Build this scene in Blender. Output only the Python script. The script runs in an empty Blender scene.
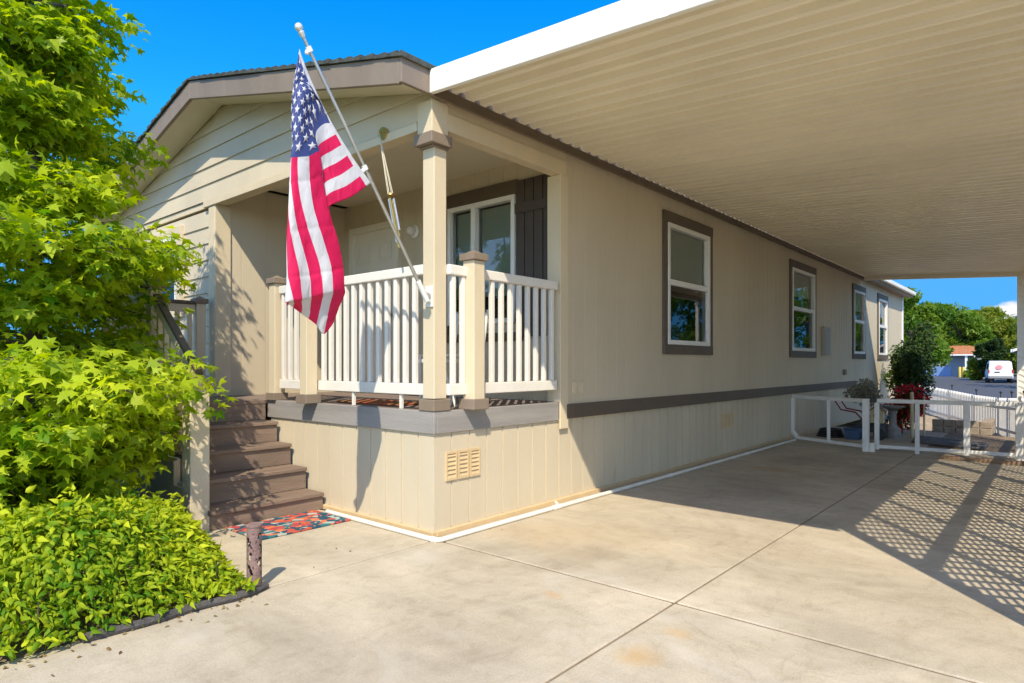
import bpy, math, random
import numpy as np
from mathutils import Vector, Matrix
random.seed(7); rng = np.random.default_rng(11)
sc = bpy.context.scene
col = sc.collection
R_ = math.radians

# ------------------------------------------------------------------ helpers
class MB:
    def __init__(s): s.v=[]; s.f=[]; s.m=[]
    def add(s, verts, faces, mi=0):
        o=len(s.v); s.v+= [tuple(p) for p in verts]
        s.f+=[tuple(o+i for i in f) for f in faces]; s.m+=[mi]*len(faces); return s
    def box(s,x0,x1,y0,y1,z0,z1,mi=0):
        if x0>x1: x0,x1=x1,x0
        if y0>y1: y0,y1=y1,y0
        if z0>z1: z0,z1=z1,z0
        v=[(x,y,z) for z in (z0,z1) for y in (y0,y1) for x in (x0,x1)]
        return s.add(v,[(0,2,3,1),(4,5,7,6),(0,1,5,4),(2,6,7,3),(0,4,6,2),(1,3,7,5)],mi)
    def prism(s,poly,axis,a,b,mi=0):
        """extrude a 2-D polygon along an axis ('x','y','z') from a to b"""
        def P(p,t):
            return {'x':(t,p[0],p[1]),'y':(p[0],t,p[1]),'z':(p[0],p[1],t)}[axis]
        n=len(poly); v=[P(p,a) for p in poly]+[P(p,b) for p in poly]
        f=[tuple(range(n))[::-1],tuple(range(n,2*n))]+[(i,(i+1)%n,n+(i+1)%n,n+i) for i in range(n)]
        return s.add(v,f,mi)
    def bar(s,p0,p1,w,h,up=(0,0,1),mi=0):
        """rectangular bar from p0 to p1"""
        p0=Vector(p0);p1=Vector(p1);d=(p1-p0).normalized();u=Vector(up)
        if abs(d.dot(u))>.99: u=Vector((0,1,0))
        sx=d.cross(u).normalized();sy=sx.cross(d).normalized()
        v=[]
        for p in (p0,p1):
            for a,b in ((-1,-1),(1,-1),(1,1),(-1,1)): v.append(p+sx*w/2*a+sy*h/2*b)
        return s.add(v,[(3,2,1,0),(4,5,6,7),(0,1,5,4),(1,2,6,5),(2,3,7,6),(3,0,4,7)],mi)
    def tube(s,pts,rad,n=10,mi=0,cap=True):
        pts=[Vector(p) for p in pts]; rad=rad if isinstance(rad,(list,tuple)) else [rad]*len(pts)
        v=[];f=[];ref=None
        for i,p in enumerate(pts):
            d=((pts[min(i+1,len(pts)-1)]-pts[max(i-1,0)])).normalized()
            if ref is None:
                ref=Vector((1,0,0)) if abs(d.x)<.8 else Vector((0,1,0))
            a=d.cross(ref).normalized(); b=a.cross(d).normalized(); ref=b
            for k in range(n):
                t=2*math.pi*k/n; v.append(p+a*math.cos(t)*rad[i]+b*math.sin(t)*rad[i])
        for i in range(len(pts)-1):
            for k in range(n):
                f.append((i*n+k,i*n+(k+1)%n,(i+1)*n+(k+1)%n,(i+1)*n+k))
        if cap: f.append(tuple(range(n))[::-1]); f.append(tuple((len(pts)-1)*n+k for k in range(n)))
        return s.add(v,f,mi)
    def lathe(s,prof,c=(0,0,0),n=20,mi=0):
        v=[];f=[]
        for r,z in prof:
            for k in range(n):
                t=2*math.pi*k/n; v.append((c[0]+r*math.cos(t),c[1]+r*math.sin(t),c[2]+z))
        for i in range(len(prof)-1):
            for k in range(n): f.append((i*n+k,i*n+(k+1)%n,(i+1)*n+(k+1)%n,(i+1)*n+k))
        f.append(tuple(range(n))[::-1]); f.append(tuple((len(prof)-1)*n+k for k in range(n)))
        return s.add(v,f,mi)
    def ball(s,c,r,n=12,mi=0,sq=(1,1,1)):
        v=[];f=[];m=n//2
        for i in range(m+1):
            ph=math.pi*i/m
            for k in range(n):
                t=2*math.pi*k/n
                v.append((c[0]+r*sq[0]*math.sin(ph)*math.cos(t),c[1]+r*sq[1]*math.sin(ph)*math.sin(t),c[2]+r*sq[2]*math.cos(ph)))
        for i in range(m):
            for k in range(n): f.append((i*n+k,(i+1)*n+k,(i+1)*n+(k+1)%n,i*n+(k+1)%n))
        return s.add(v,f,mi)
    def build(s,name,mats,parent=None,bevel=0,smooth=False,loc=None):
        me=bpy.data.meshes.new(name); me.from_pydata(s.v,[],s.f)
        for m in (mats if isinstance(mats,(list,tuple)) else [mats]): me.materials.append(m)
        if any(s.m): me.polygons.foreach_set('material_index',s.m)
        if smooth:
            me.polygons.foreach_set('use_smooth',[True]*len(s.f))
        me.update()
        o=bpy.data.objects.new(name,me); col.objects.link(o)
        if smooth:
            try: me.set_sharp_from_angle(angle=R_(40))
            except Exception: pass
        if bevel:
            b=o.modifiers.new('edge','BEVEL'); b.width=bevel; b.segments=2; b.limit_method='ANGLE'
        if parent:
            o.parent=parent
            o.matrix_parent_inverse=Matrix.Identity(4)
            o.location=-world_loc(parent)
        if loc: o.location=loc
        return o
def world_loc(o):
    l=Vector(o.location)
    while o.parent: o=o.parent; l=l+Vector(o.location)
    return l
def thing(name,label,cat,loc=(0,0,0),group=None):
    o=bpy.data.objects.new(name,None); col.objects.link(o); o.location=loc
    o.empty_display_size=.2
    o['label']=label;o['category']=cat
    if group:o['group']=group
    return o
def tag(o,label=None,cat=None,group=None,kind=None):
    if label:o['label']=label
    if cat:o['category']=cat
    if group:o['group']=group
    if kind:o['kind']=kind
    return o
def copy_tree(o,parent=None):
    c=o.copy(); col.objects.link(c)
    if parent: c.parent=parent
    for ch in list(o.children): copy_tree(ch,c)
    return c

# ------------------------------------------------------------------ materials
def mat(name,base,rough=.6,var=0.0,vscale=4.0,bump=0.0,bscale=60.0,metal=0.0,spec=.5,stretch=None,col2=None,dirt=0.0,coord='Object'):
    m=bpy.data.materials.new(name); m.use_nodes=True; nt=m.node_tree; N=nt.nodes; L=nt.links
    b=N['Principled BSDF']; b.inputs['Roughness'].default_value=rough; b.inputs['Metallic'].default_value=metal
    b.inputs['Specular IOR Level'].default_value=spec
    b.inputs['Base Color'].default_value=(*base,1)
    tc=N.new('ShaderNodeTexCoord'); mp=N.new('ShaderNodeMapping'); L.new(tc.outputs[coord],mp.inputs['Vector'])
    if stretch: mp.inputs['Scale'].default_value=stretch
    if var>0:
        n=N.new('ShaderNodeTexNoise'); n.inputs['Scale'].default_value=vscale; n.inputs['Detail'].default_value=8; n.inputs['Roughness'].default_value=.62
        L.new(mp.outputs[0],n.inputs['Vector'])
        r=N.new('ShaderNodeValToRGB'); r.color_ramp.elements[0].position=.3; r.color_ramp.elements[1].position=.7
        c2=col2 or tuple(c*(1-var) for c in base)
        hi=base if col2 else tuple(min(1,c*(1+var*.6)) for c in base)
        r.color_ramp.elements[0].color=(*c2,1); r.color_ramp.elements[1].color=(*hi,1)
        L.new(n.outputs['Fac'],r.inputs[0]); L.new(r.outputs[0],b.inputs['Base Color'])
    if bump>0:
        n2=N.new('ShaderNodeTexNoise'); n2.inputs['Scale'].default_value=bscale; n2.inputs['Detail'].default_value=5
        L.new(mp.outputs[0],n2.inputs['Vector'])
        bp=N.new('ShaderNodeBump'); bp.inputs['Strength'].default_value=bump; bp.inputs['Distance'].default_value=.01
        L.new(n2.outputs['Fac'],bp.inputs['Height']); L.new(bp.outputs[0],b.inputs['Normal'])
    return m
M={}
TAN=(.575,.485,.34)
M['tan']=mat('tan siding paint',TAN,.62,.10,1.1,.25,90,stretch=(1,1,.25))
M['tanlight']=mat('tan trim paint',(.63,.52,.345),.6,.08,2,.2,120,stretch=(1,1,.3))
M['soffit']=mat('soffit paint',(.68,.60,.44),.65,.05,2)
M['brown']=mat('grey brown trim paint',(.225,.17,.12),.6,.15,3,.3,90,stretch=(1,1,.2))
M['darkbrown']=mat('dark brown trim paint',(.115,.084,.056),.55,.15,4,.2,90)
M['shutter']=mat('shutter paint',(.07,.052,.04),.5,.15,5,.15,120)
M['greytrim']=mat('weathered grey trim',(.30,.275,.25),.7,.22,3,.5,70,stretch=(.25,.25,3))
M['white']=mat('white rail paint',(.74,.69,.60),.5,.06,5,.12,80)
M['fascia']=mat('white aluminium fascia',(.82,.79,.70),.45,.03,2)
M['pan']=mat('cream enamelled steel pan',(.88,.80,.62),.36,.09,.9,0,60,spec=.5)
M['frame']=mat('white vinyl window frame',(.78,.76,.70),.4,.02,3)
M['pvc']=mat('white plastic pipe',(.74,.70,.60),.45,.12,6)
M['gate']=mat('white gate pipe paint',(.72,.69,.63),.45,.10,8,.1,90)
M['step']=mat('brown composite boards',(.225,.155,.108),.7,.32,2.2,.6,60,stretch=(3,.35,3))
M['deck']=mat('deck boards',(.22,.165,.135),.7,.25,2.2,.5,60,stretch=(.35,3,3))
M['shingle']=mat('dark green grey shingles',(.065,.07,.055),.9,.5,14,.8,160)
M['jointfill']=mat('joint filler',(.25,.185,.12),.95,.4,6,.8,60)
M['soil']=mat('bed soil',(.10,.07,.048),.95,.5,9,1.0,60)
M['asphalt']=mat('asphalt',(.075,.075,.082),.9,.2,1.5,.6,160)
M['pave']=mat('pale pavement',(.42,.39,.35),.9,.15,1.2,.4,80)
M['dirt']=mat('sandy dirt',(.33,.25,.165),.95,.4,1.1,1,25)
M['lawn']=mat('dry lawn',(.13,.13,.05),.95,.5,.6,1,30)
M['steel']=mat('brushed aluminium pole',(.62,.60,.57),.3,.05,20,metal=.85)
M['silver']=mat('silvered plastic',(.78,.76,.70),.3,0,metal=.5)
M['brass']=mat('brass',(.62,.42,.12),.3,.1,20,metal=.9)
M['rust']=mat('rusty purple brown metal',(.27,.165,.135),.75,.4,12,.6,90,col2=(.16,.10,.09))
M['black']=mat('black metal',(.02,.02,.022),.5,.2,10)
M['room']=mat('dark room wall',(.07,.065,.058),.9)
M['blind']=mat('grey green blind',(.55,.60,.50),.6,.05,3)
M['beige']=mat('beige vent plastic',(.60,.44,.24),.55,.08,8)
M['ivorybox']=mat('grey panel paint',(.36,.34,.30),.5,.06,6)
M['bark']=mat('brown grey bark',(.10,.078,.06),.95,.45,14,1,45,stretch=(1,1,.25))
M['log']=mat('dark edging timber',(.085,.075,.07),.9,.4,10,1,50)
M['wood']=mat('weathered timber',(.27,.17,.10),.85,.35,6,.6,60,stretch=(.3,1,1))

def glass_mat(name,tint,refl=.12):
    m=bpy.data.materials.new(name); m.use_nodes=True; nt=m.node_tree; N=nt.nodes; L=nt.links; N.clear()
    o=N.new('ShaderNodeOutputMaterial'); mx=N.new('ShaderNodeMixShader'); t=N.new('ShaderNodeBsdfTransparent'); g=N.new('ShaderNodeBsdfGlossy')
    t.inputs['Color'].default_value=(*tint,1); g.inputs['Roughness'].default_value=.015
    lw=N.new('ShaderNodeFresnel'); lw.inputs['IOR'].default_value=1.6
    ad=N.new('ShaderNodeMath'); ad.operation='ADD'; ad.inputs[1].default_value=refl; ad.use_clamp=True
    L.new(lw.outputs[0],ad.inputs[0]); L.new(ad.outputs[0],mx.inputs[0]); L.new(t.outputs[0],mx.inputs[1]); L.new(g.outputs[0],mx.inputs[2]); L.new(mx.outputs[0],o.inputs[0])
    return m
M['glass']=glass_mat('window glass',(.92,.95,.92),.04)

def leaf_mat(name,c_lo,c_hi,trans=.45,rough=.45,edge=None):
    m=bpy.data.materials.new(name); m.use_nodes=True; nt=m.node_tree; N=nt.nodes; L=nt.links; N.clear()
    o=N.new('ShaderNodeOutputMaterial'); at=N.new('ShaderNodeAttribute'); at.attribute_name='tone'
    r=N.new('ShaderNodeValToRGB'); r.color_ramp.elements[0].color=(*c_lo,1); r.color_ramp.elements[1].color=(*c_hi,1)
    L.new(at.outputs['Fac'],r.inputs[0])
    p=N.new('ShaderNodeBsdfPrincipled'); p.inputs['Roughness'].default_value=rough; p.inputs['Specular IOR Level'].default_value=.22
    t=N.new('ShaderNodeBsdfTranslucent'); mx=N.new('ShaderNodeMixShader'); mx.inputs[0].default_value=trans
    hs=N.new('ShaderNodeHueSaturation'); hs.inputs['Value'].default_value=1.5; hs.inputs['Saturation'].default_value=1.1
    L.new(r.outputs[0],p.inputs['Base Color']); L.new(r.outputs[0],hs.inputs['Color']); L.new(hs.outputs[0],t.inputs['Color'])
    L.new(p.outputs[0],mx.inputs[1]); L.new(t.outputs[0],mx.inputs[2]); L.new(mx.outputs[0],o.inputs[0])
    return m
M['leaf_gum']=leaf_mat('sweetgum leaves',(.10,.23,.008),(.58,.64,.03),.5)
M['leaf_hedge']=leaf_mat('hedge leaves',(.09,.21,.006),(.54,.58,.02),.38,.6)
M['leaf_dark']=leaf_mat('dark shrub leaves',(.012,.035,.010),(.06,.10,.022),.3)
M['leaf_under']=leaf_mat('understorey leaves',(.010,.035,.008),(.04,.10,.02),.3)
M['leaf_far']=leaf_mat('far tree leaves',(.05,.13,.012),(.18,.27,.025),.38)
M['leaf_far2']=leaf_mat('far yellow green leaves',(.10,.16,.015),(.27,.30,.035),.38)
M['petal']=leaf_mat('red flowers',(.45,.012,.03),(.85,.04,.08),.35)
M['pale_leaf']=leaf_mat('pale leaves',(.20,.19,.13),(.42,.38,.28),.3)

def concrete():
    m=bpy.data.materials.new('driveway concrete'); m.use_nodes=True; nt=m.node_tree; N=nt.nodes; L=nt.links
    b=N['Principled BSDF']; b.inputs['Roughness'].default_value=.88; b.inputs['Specular IOR Level'].default_value=.25
    tc=N.new('ShaderNodeTexCoord')
    def noise(s,d=6,r=.6,st=None,dist=0):
        n=N.new('ShaderNodeTexNoise'); n.inputs['Scale'].default_value=s; n.inputs['Detail'].default_value=d; n.inputs['Roughness'].default_value=r; n.inputs['Distortion'].default_value=dist
        mp=N.new('ShaderNodeMapping'); L.new(tc.outputs['Object'],mp.inputs[0])
        if st: mp.inputs['Scale'].default_value=st
        L.new(mp.outputs[0],n.inputs['Vector']); return n.outputs['Fac']
    def ramp(f,a,b_,ca,cb):
        r=N.new('ShaderNodeValToRGB'); r.color_ramp.elements[0].position=a; r.color_ramp.elements[1].position=b_
        r.color_ramp.elements[0].color=(*ca,1); r.color_ramp.elements[1].color=(*cb,1); L.new(f,r.inputs[0]); return r.outputs[0]
    def mix(mode,fac,a,b_):
        x=N.new('ShaderNodeMix'); x.data_type='RGBA'; x.blend_type=mode
        if isinstance(fac,float): x.inputs[0].default_value=fac
        else: L.new(fac,x.inputs[0])
        L.new(a,x.inputs[6]); 
        if isinstance(b_,tuple): x.inputs[7].default_value=(*b_,1)
        else: L.new(b_,x.inputs[7])
        return x.outputs[2]
    base=ramp(noise(.8,9,.7,None,.9),.33,.67,(.43,.365,.265),(.61,.53,.40))
    # broom-swept streaks across the slabs and traffic wear
    base=mix('MULTIPLY',.8,base,ramp(noise(2.4,7,.7,(.35,1.3,1)),.3,.72,(.76,.75,.73),(1.08,1.06,1.03)))
    base=mix('MULTIPLY',.75,base,ramp(noise(90,5,.8),.33,.68,(.74,.73,.72),(1.12,1.12,1.12)))
    base=mix('MULTIPLY',.8,base,ramp(noise(9,8,.75,(1,.6,1),.5),.28,.5,(.80,.77,.72),(1.02,1.02,1.02)))
    # pale ghost stains
    pale=ramp(noise(1.15,5,.6,(1,1.4,1),1.2),.56,.72,(0,0,0),(1,1,1))
    base=mix('MIX',mix('MULTIPLY',1.0,pale,(.32,.32,.32)),base,(.60,.55,.46))
    # hairline cracks, broken up so that they come and go
    vo=N.new('ShaderNodeTexVoronoi'); vo.feature='DISTANCE_TO_EDGE'; vo.inputs['Scale'].default_value=.55
    nd=N.new('ShaderNodeTexNoise'); nd.inputs['Scale'].default_value=2.5; nd.inputs['Detail'].default_value=6; L.new(tc.outputs['Object'],nd.inputs['Vector'])
    vm=N.new('ShaderNodeVectorMath'); vm.operation='MULTIPLY_ADD'; L.new(nd.outputs['Color'],vm.inputs[0]); vm.inputs[1].default_value=(.5,.5,0); L.new(tc.outputs['Object'],vm.inputs[2]); L.new(vm.outputs[0],vo.inputs['Vector'])
    ck=ramp(vo.outputs['Distance'],.0,.0035,(1,1,1),(0,0,0)); ck=mix('MULTIPLY',1.0,ck,ramp(noise(.6,3,.5),.54,.62,(0,0,0),(.16,.16,.16)))
    base=mix('MIX',ck,base,(.17,.14,.10))
    # speckle of grit and droplets
    sp=ramp(noise(38,2,.5),.70,.76,(0,0,0),(1,1,1)); base=mix('MIX',mix('MULTIPLY',1.0,sp,(.35,.35,.35)),base,(.24,.20,.15))
    # rust stains, each a soft blob of its own
    def blob(x,y,r,st=1.0):
        mp=N.new('ShaderNodeMapping'); mp.vector_type='TEXTURE'; mp.inputs['Location'].default_value=(x,y,0); mp.inputs['Scale'].default_value=(r,r*st,1)
        nz=N.new('ShaderNodeTexNoise'); nz.inputs['Scale'].default_value=6; nz.inputs['Detail'].default_value=4; L.new(tc.outputs['Object'],nz.inputs['Vector'])
        L.new(tc.outputs['Object'],mp.inputs[0])
        ad=N.new('ShaderNodeVectorMath'); ad.operation='MULTIPLY_ADD'; L.new(nz.outputs['Color'],ad.inputs[0]); ad.inputs[1].default_value=(1.1,1.1,0); 
        sb=N.new('ShaderNodeVectorMath'); sb.operation='SUBTRACT'; L.new(mp.outputs[0],sb.inputs[0]); sb.inputs[1].default_value=(.55,.55,0)
        L.new(sb.outputs[0],ad.inputs[2])
        fl=N.new('ShaderNodeVectorMath'); fl.operation='MULTIPLY'; L.new(ad.outputs[0],fl.inputs[0]); fl.inputs[1].default_value=(1,1,0)
        ln=N.new('ShaderNodeVectorMath'); ln.operation='LENGTH'; L.new(fl.outputs[0],ln.inputs[0])
        return ramp(ln.outputs['Value'],.25,1.0,(1,1,1),(0,0,0))
    for (x,y,r,st,a,c) in STAINS:
        f=mix('MULTIPLY',1.0,blob(x,y,r,st),(a,a,a))
        base=mix('MIX',f,base,c)
    L.new(base,b.inputs['Base Color'])
    bp=N.new('ShaderNodeBump'); bp.inputs['Strength'].default_value=.35; bp.inputs['Distance'].default_value=.006
    L.new(noise(120,5,.7),bp.inputs['Height']); L.new(bp.outputs[0],b.inputs['Normal'])
    return m
RUST=(.50,.30,.10); DARK=(.27,.225,.17); WARM=(.55,.40,.22)
STAINS=[(2.18,-.73,.13,1.2,.6,RUST),(2.20,-.40,.10,.8,.4,RUST),(1.42,-.39,.09,.8,.5,(.48,.29,.12)),(2.55,-.85,.07,.8,.4,RUST),(.55,.55,.5,.8,.35,WARM),(1.0,.35,.35,.7,.4,(.36,.28,.18)),(1.0,.9,.9,.6,.25,WARM),
        (1.2,3.6,.7,1.6,.45,DARK),(1.0,6.0,.6,1.2,.35,DARK),(.9,4.9,.35,.6,.5,(.40,.27,.12)),(2.9,.1,.5,.5,.2,DARK),(.3,-.35,.28,.8,.25,(.62,.57,.49)),(2.75,-.5,.09,.5,.3,(.35,.27,.18)),(1.4,-1.6,.8,.7,.2,DARK)]
M['concrete']=concrete()

# ------------------------------------------------------------------ ground
def sheet(name,x0,x1,y0,y1,z,m,kind='structure'):
    o=MB().add([(x0,y0,z),(x1,y0,z),(x1,y1,z),(x0,y1,z)],[(0,1,2,3)]).build(name,m); o['kind']=kind; return o
sheet('ground',-220,220,-160,260,-.55,M['lawn'])
o=MB().prism([(-40,-60),(40,-60),(40,8.36),(-40,8.36)],'z',-.54,-.058).prism([(-40,8.36),(-.88,8.36),(-.88,24),(-40,24)],'z',-.54,-.058).prism([(9.48,8.36),(40,8.36),(40,24),(9.48,24)],'z',-.54,-.058).build('lawn',M['lawn']); o['kind']='structure'
# concrete driveway: separate slabs with open joints over a dark bed
sl=MB()
for (x0,x1,y0,y1) in [(.078,1.997,-9,-.052),(2.013,7.5,-9,-.052),(-.05,1.997,-.028,8.35),(2.013,7.5,-.028,8.35),(-3.9,.062,-1.45,-.052),(-.05,1.997,8.362,11.4),(7.512,11,-9,8.35)]:
    sl.box(x0,x1,y0,y1,-.05,0)
o=sl.build('driveway',M['concrete'],bevel=.006); o['kind']='structure'
o=sheet('joint_filler',-3.9,11,-9,11.4,-.007,M['jointfill'])
o.name='driveway_joints'
o=MB().box(-4.6,.07,-9,-1.46,-.055,-.012).build('planting_bed',M['soil']); o['kind']='structure'
# dirt yard beyond the gate, dipping gently towards the fence
def yard_z(x,y):
    z=-.06-.042*max(0,min(y,17)-8.4)
    if y>17: z+=.36*(y-17)/7
    return min(-.03,z)
yd=MB(); nx,ny=40,60
for j in range(ny+1):
    for i in range(nx+1):
        x=-.9+(10.4)*i/nx; y=8.37+(24.3-8.37)*j/ny
        yd.v.append((x,y,yard_z(x,y)+.025*math.sin(x*2.1+y*1.3)*math.sin(y*1.7-x)+random.uniform(-.012,.012)))
for j in range(ny):
    for i in range(nx):
        a=j*(nx+1)+i; yd.f.append((a,a+1,a+nx+2,a+nx+1)); yd.m.append(0)
o=yd.build('dirt_yard',M['dirt'],smooth=True); o['kind']='structure'
# pavement strip and asphalt street, following the bend behind the picket fence
o=MB().prism([(-12,75),(-12,23.9),(14,23.9),(14,-1),(40,-1),(40,75)],'z',-.058,-.004).build('pavement',M['pave']); o['kind']='structure'
o=MB().prism([(-1.95,40),(.55,31.5),(2.55,24.9),(7,12),(9.5,4),(60,4),(60,100),(-60,100),(-60,60),(-8,60)],'z',-.05,.004).build('street',M['asphalt']); o['kind']='structure'

# ------------------------------------------------------------------ the home
HX,RX,SL=-6.92,-3.46,.241           # left wall, ridge, roof pitch
def roof_z(x): return 4.37-SL*abs(x-RX)
home=thing('manufactured_home','long tan manufactured home with gabled front porch beside the driveway','house')

def rects_minus(u0,u1,v0,v1,holes):
    us=sorted({u0,u1,*[h[0] for h in holes],*[h[1] for h in holes]}); vs=sorted({v0,v1,*[h[2] for h in holes],*[h[3] for h in holes]})
    out=[]
    for a,b in zip(us,us[1:]):
        run=None
        for c,d in zip(vs,vs[1:]):
            mu,mv=(a+b)/2,(c+d)/2
            inside=any(h[0]<mu<h[1] and h[2]<mv<h[3] for h in holes)
            if inside:
                if run: out.append((a,b,*run)); run=None
            else: run=(run[0],d) if run else (c,d)
        if run: out.append((a,b,*run))
    return out
WIN=[(3.675,5.092),(8.404,9.977),(12.89,14.15),(15.53,16.80)]
WZ0,WZ1=1.44,3.175
# side wall: vertical grooved panels with window openings
GRV=.2032
def grooved_x(mb,y0,y1,z0,z1,xo,th,holes=(),pitch=GRV,gw=.012,gd=.006):
    """wall in the plane x=xo facing +x, vertical grooves every pitch"""
    ys=[y0]; k=math.ceil(y0/pitch)
    segs=[]
    a=y0
    while k*pitch<y1-.02:
        g=k*pitch
        if g-a>.03: segs.append((a,g-gw/2,0)); segs.append((g-gw/2,g+gw/2,gd)); a=g+gw/2
        k+=1
    segs.append((a,y1,0))
    for (a,b,d) in segs:
        for r in rects_minus(a,b,z0,z1,[h for h in holes if h[0]<b and h[1]>a] and [(max(h[0],a),min(h[1],b),h[2],h[3]) for h in holes if h[0]<b and h[1]>a]):
            mb.box(xo-th,xo-d,r[0],r[1],r[2],r[3])
def grooved_y(mb,x0,x1,z0,z1,yo,th,pitch=GRV,gw=.012,gd=.006,holes=()):
    """wall facing -y in the plane y=yo"""
    a=x0; k=math.ceil(x0/pitch); segs=[]
    while k*pitch<x1-.02:
        g=k*pitch
        if g-a>.03: segs.append((a,g-gw/2,0)); segs.append((g-gw/2,g+gw/2,gd)); a=g+gw/2
        k+=1
    segs.append((a,x1,0))
    for (a,b,d) in segs:
        hh=[(max(h[0],a),min(h[1],b),h[2],h[3]) for h in holes if h[0]<b and h[1]>a]
        for r in rects_minus(a,b,z0,z1,hh): mb.box(r[0],r[1],yo+d,yo+th,r[2],r[3])
w=MB(); grooved_x(w,1.72,19.1,  .80,3.36,0,.1,[(a+.09,b-.09,WZ0+.09,WZ1-.09) for a,b in WIN],gw=.010,gd=.0022)
w.build('side_wall',M['tan'],home)
w=MB().box(HX,HX+.1,.1,19.1,0,3.35).box(HX+.1,-.1,19.0,19.1,0,3.35); w.build('rear_wall',M['tan'],home)
# porch recess: back wall (door + window openings) and left wall
DX0,DX1=-3.50,-2.56
PW=(-1.63,-.635,1.75,3.07)
w=MB(); grooved_y(w,-3.65,-.1,.955,3.40,1.72,.1,holes=[(DX0,DX1,.955,3.08),PW],pitch=.2032,gd=.004); w.build('porch_wall',M['tan'],home)
w=MB(); grooved_x(w,.10,1.72,.955,3.40,-3.65,.1,pitch=.3,gd=.004); w.build('porch_side_wall',M['tan'],home)
# front-left wall with horizontal lap boards, and the gable
def lap(mb,x0f,x1f,z0,z1,yo,h=.192,holes=()):
    z=z0
    while z<z1-.005:
        zt=min(z+h,z1)
        xa,xb=x0f(zt),x1f(zt); xa0,xb0=x0f(z),x1f(z)
        if xb0-xa0>.05:
            spans=[(xa0,xb0,xa,xb)]
            for hx0,hx1,hz0,hz1 in holes:
                if hz0<zt-.02 and hz1>z+.02: spans=[(xa0,hx0,xa,hx0),(hx1,xb0,hx1,xb)]
            for (p0,q0,p1,q1) in spans:
                v=[(p0,yo-.018,z),(q0,yo-.018,z),(q1,yo-.002,zt),(p1,yo-.002,zt),(p0,yo+.05,z),(q0,yo+.05,z),(q1,yo+.05,zt),(p1,yo+.05,zt)]
                mb.add(v,[(0,1,2,3),(5,4,7,6),(0,4,5,1),(3,2,6,7),(0,3,7,4),(1,5,6,2)])
        z=zt
FW=(-5.45,-4.70,2.02,2.92)
w=MB(); lap(w,lambda z:HX,lambda z:-3.79,.80,3.105,.02,holes=[FW]); w.build('front_wall',M['tan'],home)
gz=lambda z: (4.37-.14-z)/SL
w=MB(); lap(w,lambda z:max(HX-.0,RX-gz(z)),lambda z:min(-.02,RX+gz(z)),3.205,4.22,.0); w.build('gable',M['tan'],home)
# backing of gable and porch ceiling
w=MB().box(-3.55,-.1,.126,1.72,3.40,3.44); w.build('porch_ceiling',M['soffit'],home,bevel=0)
w=MB().box(HX,-.10,.0,.10,3.13,3.20).box(-3.9,-.16,-.036,-.001,3.125,3.195); w.box(-3.65,-.1,.101,.125,3.18,3.41).box(HX,-.03,.052,.10,3.201,3.45); hb=w.build('header_beam',M['tanlight'],home,bevel=.004)
w=MB().box(-.10,.016,.0,1.70,3.13,3.268).box(-.10,.0,.001,1.719,3.269,3.36); w.build('side_header',M['tanlight'],home,bevel=.004)
# corner boards / trims
w=MB().box(-3.79,-3.645,-.022,.0,.80,3.122).box(-3.645,-3.625,-.02,.16,.957,3.128); w.build('corner_board',M['tanlight'],home,bevel=.004)
w=MB().box(-.14,.0,1.6,1.719,.957,3.128).box(.001,.018,1.60,1.73,.70,3.129); w.build('corner_board',M['tanlight'],home,bevel=.004)
w=MB().box(.001,.024,18.95,19.12,.05,3.34); w.build('corner_board',M['frame'],home,bevel=.004)
# roof
OV,XE=.35,.03                     # gable overhang, eave edge
HW=XE-RX
rf=MB()
for s in (-1,1):
    xe=RX+s*(HW+.03); pts=[(RX,4.36),(xe,roof_z(xe)-.01),(xe,roof_z(xe)-.05),(RX,4.32)]
    rf.prism(pts,'y',-OV+.01,19.35)
roof=rf.build('roof',M['soffit'],home)
sh=MB()
for s in (-1,1):
    x=0.0
    while x<HW+.05:
        x1=min(x+.14,HW+.055)
        a,b=RX+s*x,RX+s*x1
        sh.prism([(a,roof_z(a)+.008),(b,roof_z(b)+.030),(b,roof_z(b)-.010),(a,roof_z(a)-.010)],'y',-OV-.05+random.uniform(0,.014),19.39)
        x=x1
sh.build('shingles',M['shingle'],roof)
bb=MB()
for s in (-1,1):
    xe=RX+s*(HW-.001)
    bb.prism([(RX,4.355),(xe,roof_z(xe)-.012),(xe,roof_z(xe)-.20),(RX,4.165)],'y',-OV-.02,-OV+.018)
bb.build('barge_board',M['brown'],roof,bevel=.004)
f=MB().box(XE,XE+.032,-OV-.018,13.85,3.335,3.515); f.build('eave_fascia',M['brown'],roof,bevel=.004)
f=MB().box(2*RX-XE-.03,2*RX-XE,-OV-.018,19.35,3.335,3.515); f.build('eave_fascia',M['brown'],roof,bevel=.004)
f=MB()
for s in (-1,1):
    xe=RX+s*(HW-.03)
    f.prism([(RX,4.215),(xe,roof_z(xe)-.145),(xe,roof_z(xe)-.155),(RX,4.205)],'y',-OV+.019,-.019)
f.box(-.07,XE-.001,.0,19.3,3.362,3.372)
f.build('soffit',M['soffit'],roof)
# deeper eave with a white gutter beyond the carport
f=MB().box(.0,.20,13.9,19.33,3.35,3.37).box(.20,.225,13.9,19.36,3.33,3.49); f.build('rear_eave',M['brown'],roof,bevel=.004)
f=MB().box(.226,.31,13.95,19.38,3.40,3.50); f.build('gutter',M['fascia'],roof,bevel=.01)
dl=MB().box(XE+.033,XE+.05,-.04,13.7,3.330,3.405); dl.build('ledger_strip',M['darkbrown'],roof,bevel=.003)
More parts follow.
